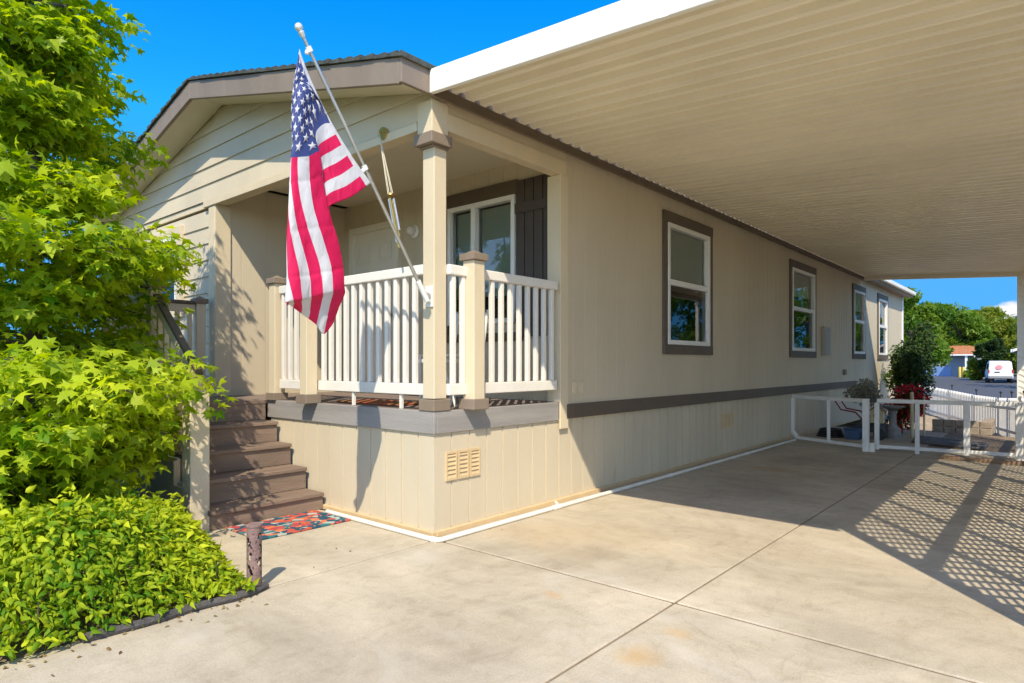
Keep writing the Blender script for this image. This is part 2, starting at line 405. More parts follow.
# belly band and skirting
w=MB().box(.001,.02,1.702,13.25,.792,.932); w.build('belly_band',M['darkbrown'],home,bevel=.003)
w=MB(); grooved_x(w,.0215,19.09,.035,.795,-.02,.05,gw=.016,gd=.009); sk=w.build('skirting',M['tan'],home)
w=MB(); grooved_y(w,-2.46,-.0205,.035,.80,.02,.05,gw=.016,gd=.009); w.build('skirting',M['tan'],home)
w=MB(); lap(w,lambda z:HX,lambda z:-3.79,.0,.80,.02); w.build('skirting',M['tan'],home)
w=MB().box(-2.46,.004,-.018,.02,0,.036); w.build('base_plate',M['beige'],sk,bevel=.003)
w=MB().box(-.02,.018,.021,19.1,0,.036); w.build('base_plate',M['beige'],sk,bevel=.003)
def vent(y0,y1,z0,z1):
    n=3; wdt=(y1-y0-.03)/n
    v=MB()
    for i in range(n):
        a=y0+i*(wdt+.015); b=a+wdt
        v.box(-.019,-.006,a,b,z0,z0+.02).box(-.019,-.006,a,b,z1-.02,z1).box(-.019,-.006,a,a+.014,z0+.02,z1-.02).box(-.019,-.006,b-.014,b,z0+.02,z1-.02)
        v.box(-.0195,-.0165,a+.014,b-.014,z0+.02,z1-.02)
        k=6
        for j in range(k):
            z=z0+.03+(z1-z0-.06)*j/(k-1)
            v.add([(-.0195,a+.014,z+.014),(-.0195,b-.014,z+.014),(-.007,b-.014,z-.012),(-.007,a+.014,z-.012)],[(0,3,2,1)])
    v.build('vent',M['beige'],sk)
vent(.136,.52,.405,.634); vent(5.47,5.9,.40,.613)
# deck
w=MB()
for i in range(11):
    a=.035+i*.146; w.box(-3.64,-.03,a,a+.14,.915,.955)
w.box(-3.64,-.03,1.64,1.72,.915,.955); dk=w.build('porch_deck',M['deck'],home,bevel=.004)
w=MB().box(-2.50,.0,0,.032,.782,.956).box(-.032,.0,.033,1.599,.782,.956); w.build('deck_trim',M['greytrim'],dk,bevel=.005)
# corner porch post
w=MB().box(-.145,-.015,.015,.145,1.05,3.03); pp=w.build('porch_post',M['tanlight'],home,bevel=.006)
MB().box(-.168,.008,-.008,.168,.957,1.045).build('post_base',M['brown'],pp,bevel=.005)
w=MB().box(-.172,.036,-.056,.16,3.0,3.085).box(-.155,.006,-.012,.155,2.985,2.999); w.build('post_cap',M['brown'],pp,bevel=.005)
MB().box(-.148,.020,-.038,.13,3.086,3.334).build('post_top',M['tanlight'],pp,bevel=.004)

# windows
def window_x(y0,y1,z0,z1,blind_frac,name='window'):
    """double-hung window in the wall x=0"""
    b=MB().box(.001,.028,y0,y0+.10,z0+.12,z1-.135).box(.001,.028,y1-.10,y1,z0+.12,z1-.135).box(.001,.032,y0-.0,y1+.0,z1-.132,z1).box(.001,.032,y0,y1,z0,z0+.118)
    wn=b.build(name,M['darkbrown'],home,bevel=.003)
    a,c=y0+.10,y1-.10; zb,zt=z0+.12,z1-.135; zm=zb+(zt-zb)*.515
    fr=MB(); t=.055
    fr.box(-.06,.036,a,a+t,zb,zt).box(-.06,.036,c-t,c,zb,zt).box(-.06,.036,a+t,c-t,zt-t,zt).box(-.06,.036,a+t,c-t,zb,zb+t).box(-.05,.026,a+t,c-t,zm-.035,zm+.035)
    fr.build('sash',M['frame'],wn,bevel=.003)
    g=MB()
    for gx,g0,g1 in ((-.028,zm+.035,zt-t),(-.010,zb+t,zm-.035)): g.add([(gx,a+t,g0),(gx,c-t,g0),(gx,c-t,g1),(gx,a+t,g1)],[(0,1,2,3)])
    g.build('pane',M['glass'],wn)
    bl=MB(); top=zt-.04; bot=zt-(zt-zb)*blind_frac
    z=top
    while z>bot:
        bl.add([(-.062,a+.03,z),(-.062,c-.03,z),(-.070,c-.03,z-.0225),(-.070,a+.03,z-.0225)],[(0,1,2,3)]); z-=.022
    bl.build('blind',M['blind'],wn)
    return wn
for (y0,y1),bf in zip(WIN,(.5,.32,.3,.3)): window_x(y0,y1,WZ0,WZ1,bf)
# dark interior behind the side windows
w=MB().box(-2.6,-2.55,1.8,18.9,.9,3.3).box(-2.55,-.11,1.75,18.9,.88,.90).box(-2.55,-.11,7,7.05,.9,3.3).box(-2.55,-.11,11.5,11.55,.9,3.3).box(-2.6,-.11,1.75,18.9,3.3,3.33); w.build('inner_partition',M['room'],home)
# porch window (two lites) in the recess
x0,x1,z0,z1=PW; t=.05; y=1.72
b=MB().box(x0-.02,x1+.03,y-.03,y-.001,z1+.001,z1+.15).box(x0-.10,x0-.001,y-.028,y-.001,z0-.1,z1+.0).box(x0-.1,x1+.1,y-.028,y-.001,z0-.19,z0-.101)
pw=b.build('window',M['darkbrown'],home,bevel=.003)
fr=MB(); xm=x0+.40
for a,c in ((x0,x0+t),(x1-t,x1),(xm-.03,xm+.03)): fr.box(a,c,y-.035,y+.06,z0+t,z1-t)
fr.box(x0,x1,y-.035,y+.06,z1-t,z1).box(x0,x1,y-.035,y+.06,z0,z0+t); fr.build('sash',M['frame'],pw,bevel=.003)
g=MB()
for gy,g0,g1 in ((y+.012,x0+t,xm-.03),(y+.032,xm+.03,x1-t)): g.add([(g0,gy,z0+t),(g1,gy,z0+t),(g1,gy,z1-t),(g0,gy,z1-t)],[(0,1,2,3)])
g.build('pane',M['glass'],pw)
bl=MB(); z=z1-.06
while z>z0+.3:
    bl.add([(x0,y+.085,z),(x1,y+.085,z),(x1,y+.108,z-.02),(x0,y+.108,z-.02)],[(0,1,2,3)]); z-=.024
bl.build('blind',M['blind'],pw)
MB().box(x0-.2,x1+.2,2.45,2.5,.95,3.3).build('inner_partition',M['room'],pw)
# board-and-batten shutter beside it
s=MB(); xs=PW[1]+.02
for i in range(4): s.box(xs+i*.118,xs+i*.118+.106,y-.03,y-.003,1.6,3.2)
s.box(xs,xs+.46,y-.048,y-.031,2.86,2.96).box(xs,xs+.46,y-.048,y-.031,1.75,1.85); s.build('shutter',M['shutter'],home,bevel=.003)
# front door
M['door']=mat('cream door paint',(.74,.69,.57),.5,.04,3)
d=MB().box(DX0+.06,DX1-.06,1.745,1.785,.965,3.02); 
dr=d.build('door',M['door'],home,bevel=.004)
d=MB().box(DX0-.03,DX0+.06,1.70,1.80,.957,3.10).box(DX1-.06,DX1+.03,1.70,1.80,.957,3.10).box(DX0+.06,DX1-.06,1.70,1.80,3.02,3.10); d.build('door_frame',M['door'],dr,bevel=.004)
d=MB()
for cx in (-3.24,-2.82):
    for (a,b_) in ((2.62,2.86),(1.85,2.52),(1.12,1.72)):
        for (u0,u1,v0,v1) in ((cx-.13,cx+.13,a,a+.025),(cx-.13,cx+.13,b_-.025,b_),(cx-.13,cx-.105,a+.025,b_-.025),(cx+.105,cx+.13,a+.025,b_-.025)): d.box(u0,u1,1.734,1.744,v0,v1)
        d.box(cx-.08,cx+.08,1.737,1.744,a+.05,b_-.05)
d.build('door_panel',M['door'],dr,bevel=.003)
d=MB().ball((-2.68,1.70,1.93),.03).tube([(-2.68,1.745,1.93),(-2.68,1.70,1.93)],.012); d.build('door_knob',M['brass'],dr,smooth=True)
# front-left window
x0,x1,z0,z1=FW
b=MB().box(x1,x1+.17,-.025,.02,z0-.12,z1+.1).box(x0-.17,x0,-.025,.02,z0-.12,z1+.1).box(x0,x1,-.025,.02,z1,z1+.1).box(x0,x1,-.025,.02,z0-.12,z0); fwn=b.build('window',M['tanlight'],home,bevel=.003)
b=MB().box(x0,x0+.05,-.02,.05,z0+.05,z1-.05).box(x1-.05,x1,-.02,.05,z0+.05,z1-.05).box(x0,x1,-.03,.05,z0,z0+.05).box(x0,x1,-.02,.05,z1-.05,z1); b.build('sash',M['frame'],fwn,bevel=.003)
MB().box(x0+.05,x1-.05,.01,.014,z0+.05,z1-.05).build('pane',M['glass'],fwn)
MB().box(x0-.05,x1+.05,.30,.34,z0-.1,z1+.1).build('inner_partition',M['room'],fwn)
# wall lamp beside the door
wl=MB().lathe([(.075,0),(.078,.012),(.06,.03)],n=24)
for i,p in enumerate(wl.v): wl.v[i]=(-2.22+p[0],1.717-p[2],2.90+p[1])
wl=wl.build('wall_lamp',M['frame'],home,smooth=True)
M['globe']=mat('frosted lamp glass',(.72,.70,.64),.25)
MB().ball((-2.22,1.655,2.90),.055,20).build('lamp_globe',M['globe'],wl,smooth=True)
# small fittings on the side wall
MB().box(.001,.07,10.39,10.82,1.50,2.06).box(.071,.078,10.42,10.79,1.53,2.03).build('meter_panel',M['ivorybox'],home,bevel=.006)
for yy in (1.80,1.93): MB().box(.001,.012,yy,yy+.075,1.03,1.145).box(.0121,.018,yy+.025,yy+.05,1.05,1.085).build('outlet_cover',M['tanlight'],home,bevel=.004)
MB().box(.001,.05,12.05,12.22,1.08,1.2).build('junction_box',M['brown'],home,bevel=.005)

# ------------------------------------------------------------------ porch steps
st=thing('porch_steps','brown composite porch steps rising to the landing beside the porch','steps',(-2.0,-.5,0))
TX=[-2.48,-2.256,-2.005,-1.735,-1.455]; TZ=[.955,.755,.555,.355,.155]
YL,YR=-1.04,-.022
for i in range(1,5):
    MB().box(TX[i-1]-.01,TX[i]+.012,YL,YR,TZ[i]-.035,TZ[i]).build('tread',M['step'],st,bevel=.006)
for i in range(5):
    zlo=TZ[i+1] if i<4 else .0
    zl=zlo+.001
    MB().box(TX[i]-.04,TX[i]-.012,YL,YR,zl,TZ[i]-.036).build('riser',M['step'],st,bevel=.003)
lb=MB()
for k in range(8): lb.box(-3.72+k*.155,-3.72+k*.155+.149,-1.06,.012 if -3.72+k*.155<-2.6 else -.022,.918,.955)
lb.build('landing',M['step'],st,bevel=.004)
# closed skirt on the garden side: panels with V joints down to the ground
w=MB(); grooved_y(w,-3.73,-2.50,.0,.915,-1.10,.03,pitch=.2)
for i in range(1,5): grooved_y(w,TX[i-1],TX[i]-.0,.0,TZ[i]-.05,-1.10,.03,pitch=.5)
w.build('side_panel',M['tan'],st)
pl=[(TX[0]-.03,0),(TX[0]-.03,TZ[0]-.05)]
for i in range(4): pl+=[(TX[i]-.011,TZ[i]-.05) if i==0 else (TX[i]-.011,TZ[i]-.037),(TX[i]-.011,TZ[i+1]-.037)]
pl+=[(TX[4]-.011,TZ[4]-.037),(TX[4]-.011,0)]
MB().prism(pl,'y',-1.069,-1.043).build('stringer',M['tan'],st)
# garden-side railing
def newel(x,y,z0,z1,parent,sz=.12,cap=True,m='tanlight',base=False,capm='brown',name='newel_post'):
    h=sz/2; p=MB().box(x-h,x+h,y-h,y+h,z0,z1).build(name,M[m],parent,bevel=.006)
    if cap:
        c=MB().box(x-h-.022,x+h+.022,y-h-.022,y+h+.022,z1+.001,z1+.055)
        a=h+.005; c.add([(x-a,y-a,z1+.055),(x+a,y-a,z1+.055),(x+a,y+a,z1+.055),(x-a,y+a,z1+.055),(x,y,z1+.09)],[(0,1,4),(1,2,4),(2,3,4),(3,0,4)])
        c.build('post_cap',M[capm],p,bevel=.004)
    if base: MB().box(x-h-.025,x+h+.025,y-h-.025,y+h+.025,z0,z0+.085).build('post_base',M[capm],p,bevel=.005)
    return p
newel(-1.575,-1.10,0,1.13,st,.15,cap=True,m='tan')
newel(-3.75,-.14,.957,2.0,st,.10,m='tanlight'); newel(-3.75,-1.06,.957,2.0,st,.10,m='tanlight'); newel(-2.52,-1.06,.957,2.0,st,.10,m='tanlight')
MB().box(-3.80,-3.70,-1.0,-.2,1.99,2.025).build('top_rail',M['darkbrown'],st,bevel=.004)
MB().box(-3.775,-3.725,-1.0,-.2,1.90,1.985).build('sub_rail',M['tanlight'],st,bevel=.004)
MB().box(-3.69,-2.58,-1.085,-1.035,1.90,1.985).build('sub_rail',M['tanlight'],st,bevel=.004)
MB().box(-3.69,-2.58,-1.08,-1.04,1.03,1.09).build('bottom_rail',M['tanlight'],st,bevel=.004)
MB().box(-3.69,-2.58,-1.11,-1.01,1.99,2.025).build('top_rail',M['darkbrown'],st,bevel=.004)
hr=MB().bar((-2.50,-1.06,1.95),(-1.60,-1.06,1.24),.06,.03); hr.build('hand_rail',M['darkbrown'],st,bevel=.004)
hr=MB().bar((-2.47,-1.06,1.86),(-1.62,-1.06,1.19),.045,.08); hr.build('sub_rail',M['tanlight'],st,bevel=.004)
hr=MB().bar((-2.47,-1.06,1.10),(-1.64,-1.06,.45),.045,.06); hr.build('bottom_rail',M['tanlight'],st,bevel=.004)
for k in range(8):
    x=-3.58+k*.133; MB().box(x-.02,x+.02,-1.08,-1.04,1.091,1.899).build('baluster',M['tanlight'],st)
for k in range(6):
    x=-2.40+k*.135; zz=1.10-(x+2.47)*.783; MB().box(x-.02,x+.02,-1.08,-1.04,zz,zz+.74).build('baluster',M['tanlight'],st)
for k in range(6):
    y=-.9+k*.13; MB().box(-3.77,-3.73,y-.02,y+.02,1.0,1.899).build('baluster',M['tanlight'],st)

# ------------------------------------------------------------------ porch railings
def rail(name,label,loc): return thing(name,label,'railing',loc,'white slatted porch railings')
bal_me=None
def balusters(parent,pts,z0,z1,sz=.038):
    global bal_me
    for (x,y) in pts:
        if bal_me is None:
            b=MB().box(-sz/2,sz/2,-sz/2,sz/2,z0,z1).build('baluster',M['white'],parent,bevel=.004); bal_me=b
            b.location=Vector((x,y,0))-world_loc(parent)
        else:
            b=bal_me.copy(); col.objects.link(b); b.parent=parent; b.location=Vector((x,y,0))-world_loc(parent)
ZB,ZT=1.075,2.10
fr=rail('porch_railing','white slatted railing along the porch front, behind the hanging flag',(-1.2,.05,.955))
sd=rail('porch_railing','white slatted railing on the driveway side of the porch, between corner post and wall',(-.05,.85,.955))
MB().box(-2.32,-.155,.02,.085,2.02,ZT).build('top_rail',M['white'],fr,bevel=.008)
MB().box(-2.32,-.155,.03,.075,ZB,ZB+.09).build('bottom_rail',M['white'],fr,bevel=.006)
newel(-2.40,.05,.957,2.13,fr,.115); newel(-1.665,-.045+.0,.957,2.13,fr,.115,base=True)
MB().box(-2.475,-2.325,-.03,.13,.957,1.03).build('post_base',M['brown'],[c for c in fr.children if c.name.startswith('newel')][0],bevel=.004)
balusters(fr,[(-2.27+.118*i,.0525) for i in range(4)]+[(-1.56+.1165*i,.0525) for i in range(12)],ZB+.091,2.019)
for x in (-.45,-1.1): MB().box(x-.012,x+.012,.042,.066,.957,ZB-.001).build('rail_foot',M['white'],fr)
MB().box(-.045,.02,.15,1.56,2.02,ZT).build('top_rail',M['white'],sd,bevel=.008)
MB().box(-.035,.010,.15,1.56,ZB,ZB+.09).build('bottom_rail',M['white'],sd,bevel=.006)
newel(.035,.40,.957,2.15,sd,.125,base=True)
balusters(sd,[(-.0125,.21),(-.0125,.315)]+[(-.0125,.545+.119*i) for i in range(9)],ZB+.091,2.019)

# patio things on the porch deck
ch=thing('patio_chair','white metal patio chair standing on the porch behind the side railing','chair',(-.62,.78,.955))
c=MB()
def chleg(a,b): MB().tube([a,b],.011,8).build('leg',M['frame'],ch,smooth=True)
X0,Y0=-.62,.78
for dx,dy in ((-.2,-.2),(.2,-.2)): chleg((X0+dx,Y0+dy,.957),(X0+dx,Y0+dy,1.39))
for dx,dy in ((-.2,.2),(.2,.2)): chleg((X0+dx,Y0+dy+.04,.957),(X0+dx,Y0+dy,1.39))
s=MB(); 
for k in range(7): s.box(X0-.21,X0+.21,Y0-.21+k*.06,Y0-.21+k*.06+.048,1.391,1.405)
s.build('seat',M['frame'],ch)
s=MB()
for k in range(6): s.tube([(X0-.18+k*.072,Y0+.205,1.40),(X0-.18+k*.072,Y0+.27,1.80)],.008,6)
s.tube([(X0-.2,Y0+.2,1.39),(X0-.2,Y0+.275,1.82),(X0+.2,Y0+.275,1.82),(X0+.2,Y0+.2,1.39)],.012,8)
s.build('backrest',M['frame'],ch,smooth=True)
tb=thing('side_table','small white round side table on the porch behind the front railing','table',(-.75,.3,.955))
MB().lathe([(.0,1.33),(.21,1.33),(.215,1.345),(.21,1.36),(0,1.36)],(-.42,.42,0),24).build('table_top',M['frame'],tb,smooth=True)
for a in range(3):
    t=a*2.094+.4; MB().tube([(-.42+.05*math.cos(t),.42+.05*math.sin(t),1.329),(-.42+.17*math.cos(t),.42+.17*math.sin(t),.957)],.011,8).build('leg',M['frame'],tb,smooth=True)
M['redmat']=mat('red green woven mat',(.50,.03,.02),.9,.5,9,.6,200,col2=(.10,.16,.04))
dm=MB().box(-1.62,-.72,.22,.62,.957,.97).build('porch_mat',M['redmat'],bevel=.004); tag(dm,'red and green mat lying on the porch deck under the front railing','mat')

# ------------------------------------------------------------------ carport
cp=thing('carport','cream corrugated metal carport roof spanning the driveway beside the home','carport',(2,6.5,0))
XO=4.08; S2=.058; XI=.081
def pz(x): return 3.408-S2*(x-XI)
prof=[]; y=-.06
while y<13.6:
    for (dy,dz) in ((0,0),(.055,0),(.066,.007),(.072,0),(.085,0),(.102,.068),(.150,.068),(.166,0),(.19,0),(.198,.007),(.206,0),(.222,0),(.240,.072),(.300,.072),(.318,0)):
        prof.append((y+dy,dz))
    y+=.322
v=[];f=[]
for (yy,dz) in prof:
    for x in (XI,XO): v.append((x,yy,pz(x)+dz))
n=len(prof)
f=[(2*i,2*i+1,2*i+3,2*i+2) for i in range(n-1)]
p=MB().add(v,f).build('roof_pan',M['pan'],cp)
so=p.modifiers.new('gauge','SOLIDIFY'); so.thickness=.0015; so.offset=1
def fas(y0,y1,zlo,zhi):
    mb=MB(); a,b=.064,XO+.09
    mb.prism([(a,pz(a)+zlo),(b,pz(b)+zlo),(b,pz(b)+zhi),(a,pz(a)+zhi)],'y',y0,y1); return mb
b=fas(-.105,-.063,-.072,.105); b.build('front_fascia',M['fascia'],cp,bevel=.006)
b=MB()
for fx in (1.95,):
    b.prism([(fx,pz(fx)-.074),(fx+.05,pz(fx+.05)-.074),(fx+.05,pz(fx+.05)+.107),(fx,pz(fx)+.107)],'y',-.1075,-.1055)
b.build('fascia_joint',M['fascia'],cp)

fas(13.70,13.76,-.09,.12).build('rear_fascia',M['pan'],cp,bevel=.006)
b=MB().box(XO+.002,XO+.09,-.062,13.69,pz(XO)-.03,pz(XO)+.11); b.build('gutter',M['fascia'],cp,bevel=.006)
b=MB().box(XO-.10,XO-.02,.05,13.65,pz(XO)-.105,pz(XO)-.005); b.build('side_beam',M['fascia'],cp,bevel=.005)
# rear post visible across the yard, and the outer row of posts
def cpost(x,y,z): MB().box(x-.045,x+.045,y-.045,y+.045,0 if y<8.3 else -.06,z).box(x-.075,x+.075,y-.075,y+.075,0 if y<8.3 else -.03,.012).box(x-.07,x+.07,y-.05,y+.05,z-.09,z-.02).build('post',M['fascia'],cp,bevel=.005)
XL=4.12
for yy in (4.9,9.0,13.6): cpost(XL-.08,yy,pz(XL-.08)-.108)
cpost(XL,.12,pz(XL)-.03)
# slim trellis post at the far end: two uprights with slanted slats between them
tp=MB(); ty=13.62; tx=3.0; tz=pz(3.0)-.092
tp.box(tx-.055,tx-.03,ty-.03,ty+.03,-.05,tz).box(tx+.16,tx+.185,ty-.03,ty+.03,-.05,tz)
z=.02
while z<tz-.22:
    tp.prism([(tx-.029,z+.105),(tx+.159,z),(tx+.159,z+.088),(tx-.029,z+.193)],'y',ty-.012,ty+.012); z+=.125
tp.box(tx-.029,tx+.159,ty+.014,ty+.03,-.05,tz)
tp.build('trellis_post',M['fascia'],cp)
# lattice screen along the outer side
M['lattice']=mat('white lattice slats',(.66,.62,.54),.7,.12,6,.2,80)
lf=MB()
YE=9.3
for k in range(12):
    yy=.02+.78*k
    if k and yy<YE: lf.box(XL-.022,XL+.022,yy-.024,yy+.024,.10,3.0)
lf.box(XL-.03,XL+.03,.17,YE,1.84,1.97).box(XL-.026,XL+.026,.17,YE,.08,.14).box(XL-.026,XL+.026,.17,YE,2.98,3.04)
lf.build('lattice_frame',M['lattice'],cp,bevel=.003)
def lattice(z0,z1,y0,y1,pitch=.102,w=.031):
    mb=MB(); sp=pitch*math.sqrt(2)
    for s,xo in ((1,-.0265),(-1,.0265)):
        k=y0-(z1-z0) if s>0 else y0
        while k<(y1 if s>0 else y1+(z1-z0)):
            # line y = k + s*(z-z0)
            za,zb=z0,z1
            if s>0:
                za=max(z0,z0+(y0-k)); zb=min(z1,z0+(y1-k))
            else:
                za=max(z0,z0+(k-y1)); zb=min(z1,z0+(k-y0))
            if zb-za>.03:
                mb.add(*strip(XL+xo,k+s*(za-z0),za,k+s*(zb-z0),zb,w))
            k+=sp
    return mb
def strip(x,ya,za,yb,zb,w):
    d=Vector((0,yb-ya,zb-za)).normalized(); n=Vector((0,-d.z,d.y))*(w/2); t=.004
    P=[]
    for xx in (x-t,x+t):
        for (yy,zz) in ((ya,za),(yb,zb)):
            for s in (-1,1): P.append((xx,yy+n.y*s,zz+n.z*s))
    return P,[(0,1,3,2),(4,6,7,5),(0,4,5,1),(2,3,7,6),(0,2,6,4),(1,5,7,3)]
lt=lattice(.12,3.02,.16,9.28); lt.build('lattice',M['lattice'],cp)

# ------------------------------------------------------------------ flag, pole
P0=Vector((-.012,-.085,1.84)); P1=Vector((0,-1.112,3.392))
fp=thing('flagpole','slim metal flagpole slanting up from a bracket on the porch corner post','flagpole',tuple(P0))
MB().tube([P0,P0.lerp(P1,.5)],.0135,14).tube([P0.lerp(P1,.5),P1],.0115,14).tube([P0.lerp(P1,.49),P0.lerp(P1,.51)],.016,14).build('pole',M['steel'],fp,smooth=True)
dv=(P1-P0).normalized()
q=MB(); q.ball(P1+dv*.05,.026,16); q.tube([P1-dv*.01,P1+dv*.02,P1+dv*.03],[.014,.022,.012],12); q.build('finial',M['silver'],fp,smooth=True)
q=MB().box(-.10,-.02,-.0,.012,1.76,1.92).tube([P0-dv*.05,P0+dv*.12],.021,12).tube([(-.05,.004,1.85),P0+dv*.03],.02,10).tube([(-.05,.004,1.80),P0-dv*.04],.012,8); q.build('bracket',M['frame'],fp,smooth=True)
for t in (.535,.955):
    c=P0+(P1-P0)*t; q=MB().tube([c-dv*.016,c+dv*.016],.02,12); q.ball(c+Vector((0,-.015,-.025)),.016,8); q.build('clip_ring',M['frame'],fp,smooth=True)
FLAG_U= [0, 0.0769, 0.1538, 0.2308, 0.3077, 0.3846, 0.4615, 0.5385, 0.6923, 0.8462, 1]
FLAG_ROWS=[
(0, [(0.0, -1.135, 3.298), (0.0, -1.11, 3.24), (0.0, -1.08, 3.182), (0.0, -1.049, 3.125), (0.0, -1.015, 3.068), (0.0, -0.979, 3.011), (0.0, -0.94, 2.956), (0.0, -0.899, 2.9), (0.0, -0.807, 2.791), (0.0, -0.705, 2.683), (0.0, -0.587, 2.575)]) ,
(0.1, [(0.0, -1.159, 3.158), (0.008, -1.167, 3.128), (0.016, -1.168, 3.1), (0.016, -1.147, 3.082), (0.024, -1.117, 3.071), (0.024, -1.069, 3.056), (0.0, -1.01, 3.03), (-0.016, -0.949, 2.885), (-0.016, -0.88, 2.732), (-0.016, -0.811, 2.59), (-0.016, -0.74, 2.45)]) ,
(0.2, [(-0.016, -1.157, 2.994), (0.0, -1.176, 2.971), (0.016, -1.188, 2.957), (0.032, -1.178, 2.949), (0.04, -1.148, 2.951), (0.032, -1.108, 2.947), (0.008, -1.059, 2.917), (0.0, -1.018, 2.809), (-0.024, -0.981, 2.644), (-0.024, -0.943, 2.496), (-0.024, -0.906, 2.353)]) ,
(0.3, [(-0.032, -1.119, 2.827), (-0.016, -1.156, 2.807), (0.0, -1.186, 2.788), (0.016, -1.189, 2.783), (0.032, -1.171, 2.784), (0.04, -1.134, 2.786), (0.024, -1.076, 2.794), (0.0, -1.01, 2.741), (-0.049, -0.979, 2.519), (-0.058, -0.974, 2.358), (-0.058, -0.973, 2.208)]) ,
(0.4, [(-0.041, -1.05, 2.631), (-0.033, -1.097, 2.617), (-0.016, -1.149, 2.601), (-0.008, -1.181, 2.598), (0.008, -1.198, 2.597), (0.033, -1.165, 2.606), (0.033, -1.088, 2.631), (0.0, -0.996, 2.68), (-0.057, -0.982, 2.422), (-0.075, -0.999, 2.226), (-0.075, -1.029, 2.092)]) ,
(0.55, [(-0.034, -1.118, 2.277), (-0.025, -1.164, 2.267), (-0.008, -1.202, 2.264), (0.008, -1.218, 2.258), (0.025, -1.188, 2.267), (0.033, -1.13, 2.283), (0.033, -1.053, 2.303), (0.0, -0.929, 2.344), (-0.058, -0.966, 2.163), (-0.076, -1.021, 2.021), (-0.076, -1.071, 1.938)]) ,
(0.7, [(-0.026, -1.164, 1.909), (-0.013, -1.206, 1.91), (0.009, -1.225, 1.912), (0.026, -1.163, 1.924), (0.021, -1.088, 1.938), (0.029, -1.007, 1.96), (0.029, -0.933, 1.982), (0.0, -0.822, 2.012), (-0.05, -0.912, 1.927), (-0.067, -0.99, 1.868), (-0.076, -1.057, 1.823)]) ,
(0.81, [(-0.017, -1.197, 1.706), (0.0, -1.227, 1.709), (0.017, -1.189, 1.723), (0.026, -1.132, 1.733), (0.021, -1.059, 1.751), (0.029, -0.985, 1.776), (0.025, -0.915, 1.803), (0.0, -0.806, 1.834), (-0.05, -0.889, 1.783), (-0.059, -0.973, 1.764), (-0.068, -1.04, 1.747)]) ,
(0.84, [(-0.03, -1.19, 1.701), (-0.017, -1.213, 1.705), (0.0, -1.179, 1.712), (0.004, -1.12, 1.72), (0.0, -1.046, 1.735), (0.008, -0.971, 1.753), (0.008, -0.904, 1.772), (-0.008, -0.796, 1.795), (-0.058, -0.884, 1.758), (-0.067, -0.967, 1.746), (-0.072, -1.038, 1.734)]) ,
(1.0, [(-0.112, -1.142, 1.69), (-0.112, -1.148, 1.702), (-0.112, -1.113, 1.683), (-0.111, -1.05, 1.648), (-0.11, -1.0, 1.618), (-0.11, -0.949, 1.578), (-0.109, -0.896, 1.52), (-0.083, -0.829, 1.609), (-0.125, -0.87, 1.643), (-0.126, -0.923, 1.667), (-0.127, -0.99, 1.689)]) ,
]
M['flag_red']=mat('flag red nylon',(.82,.012,.12),.6,.06,30)
M['flag_white']=mat('flag white nylon',(.78,.76,.76),.6,.03,30)
M['flag_blue']=mat('flag blue nylon',(.065,.095,.30),.6,.06,30)
for k in ('flag_red','flag_white','flag_blue'):
    nt=M[k].node_tree; N=nt.nodes; L=nt.links; out=N['Material Output']; b=N['Principled BSDF']
    t=N.new('ShaderNodeBsdfTranslucent'); mx=N.new('ShaderNodeMixShader'); mx.inputs[0].default_value=.4
    tcf=N.new('ShaderNodeTexCoord'); mpf=N.new('ShaderNodeMapping'); mpf.inputs['Scale'].default_value=(1,1,.45); L.new(tcf.outputs['Object'],mpf.inputs[0])
    nf=N.new('ShaderNodeTexNoise'); nf.inputs['Scale'].default_value=16; nf.inputs['Detail'].default_value=6; nf.inputs['Distortion'].default_value=.8; L.new(mpf.outputs[0],nf.inputs['Vector'])
    bf=N.new('ShaderNodeBump'); bf.inputs['Strength'].default_value=.55; bf.inputs['Distance'].default_value=.02; L.new(nf.outputs['Fac'],bf.inputs['Height']); L.new(bf.outputs[0],b.inputs['Normal'])
    src=b.inputs['Base Color'].links[0].from_socket
    L.new(src,t.inputs['Color']); L.new(b.outputs[0],mx.inputs[1]); L.new(t.outputs[0],mx.inputs[2]); L.new(mx.outputs[0],out.inputs['Surface'])
def spl(xs,ys,x):
    """Catmull-Rom (monotone enough for cloth) through vectors ys at knots xs"""
    i=0
    while i<len(xs)-2 and x>xs[i+1]: i+=1
    x0,x1=xs[i],xs[i+1]; t=(x-x0)/(x1-x0)
    p0,p1=ys[i],ys[i+1]
    m0=(ys[i+1]-ys[i-1])*((x1-x0)/(xs[i+1]-xs[i-1])) if i>0 else (p1-p0)
    m1=(ys[i+2]-ys[i])*((x1-x0)/(xs[i+2]-xs[i])) if i<len(xs)-2 else (p1-p0)
    return p0*(2*t**3-3*t*t+1)+m0*(t**3-2*t*t+t)+p1*(-2*t**3+3*t*t)+m1*(t**3-t*t)
NU,NV=13*8,170
RW=[(v,[Vector(p) for p in pts]) for v,pts in FLAG_ROWS]
def flag_pos(u,v):
    col_=[spl(FLAG_U,pts,u) for _,pts in RW]
    p=spl([r[0] for r in RW],col_,v)
    w_=min(1,v*4)
    cr=sum(-.004*math.exp(-((v-c)/.006)**2) for c in (.47,.60,.73,.92))+sum(-.003*math.exp(-((u-c)/.02)**2) for c in (.25,.75))
    return p+Vector(((.006*math.sin(u*21+v*5)+.004*math.sin(v*31-u*9)+.0025*math.sin(u*53+v*17)*math.sin(v*41)+cr)*w_,0,0))
fm=MB()
grid=[[flag_pos(i/NU,j/NV) for i in range(NU+1)] for j in range(NV+1)]
for row in grid: fm.v+= [tuple(p) for p in row]
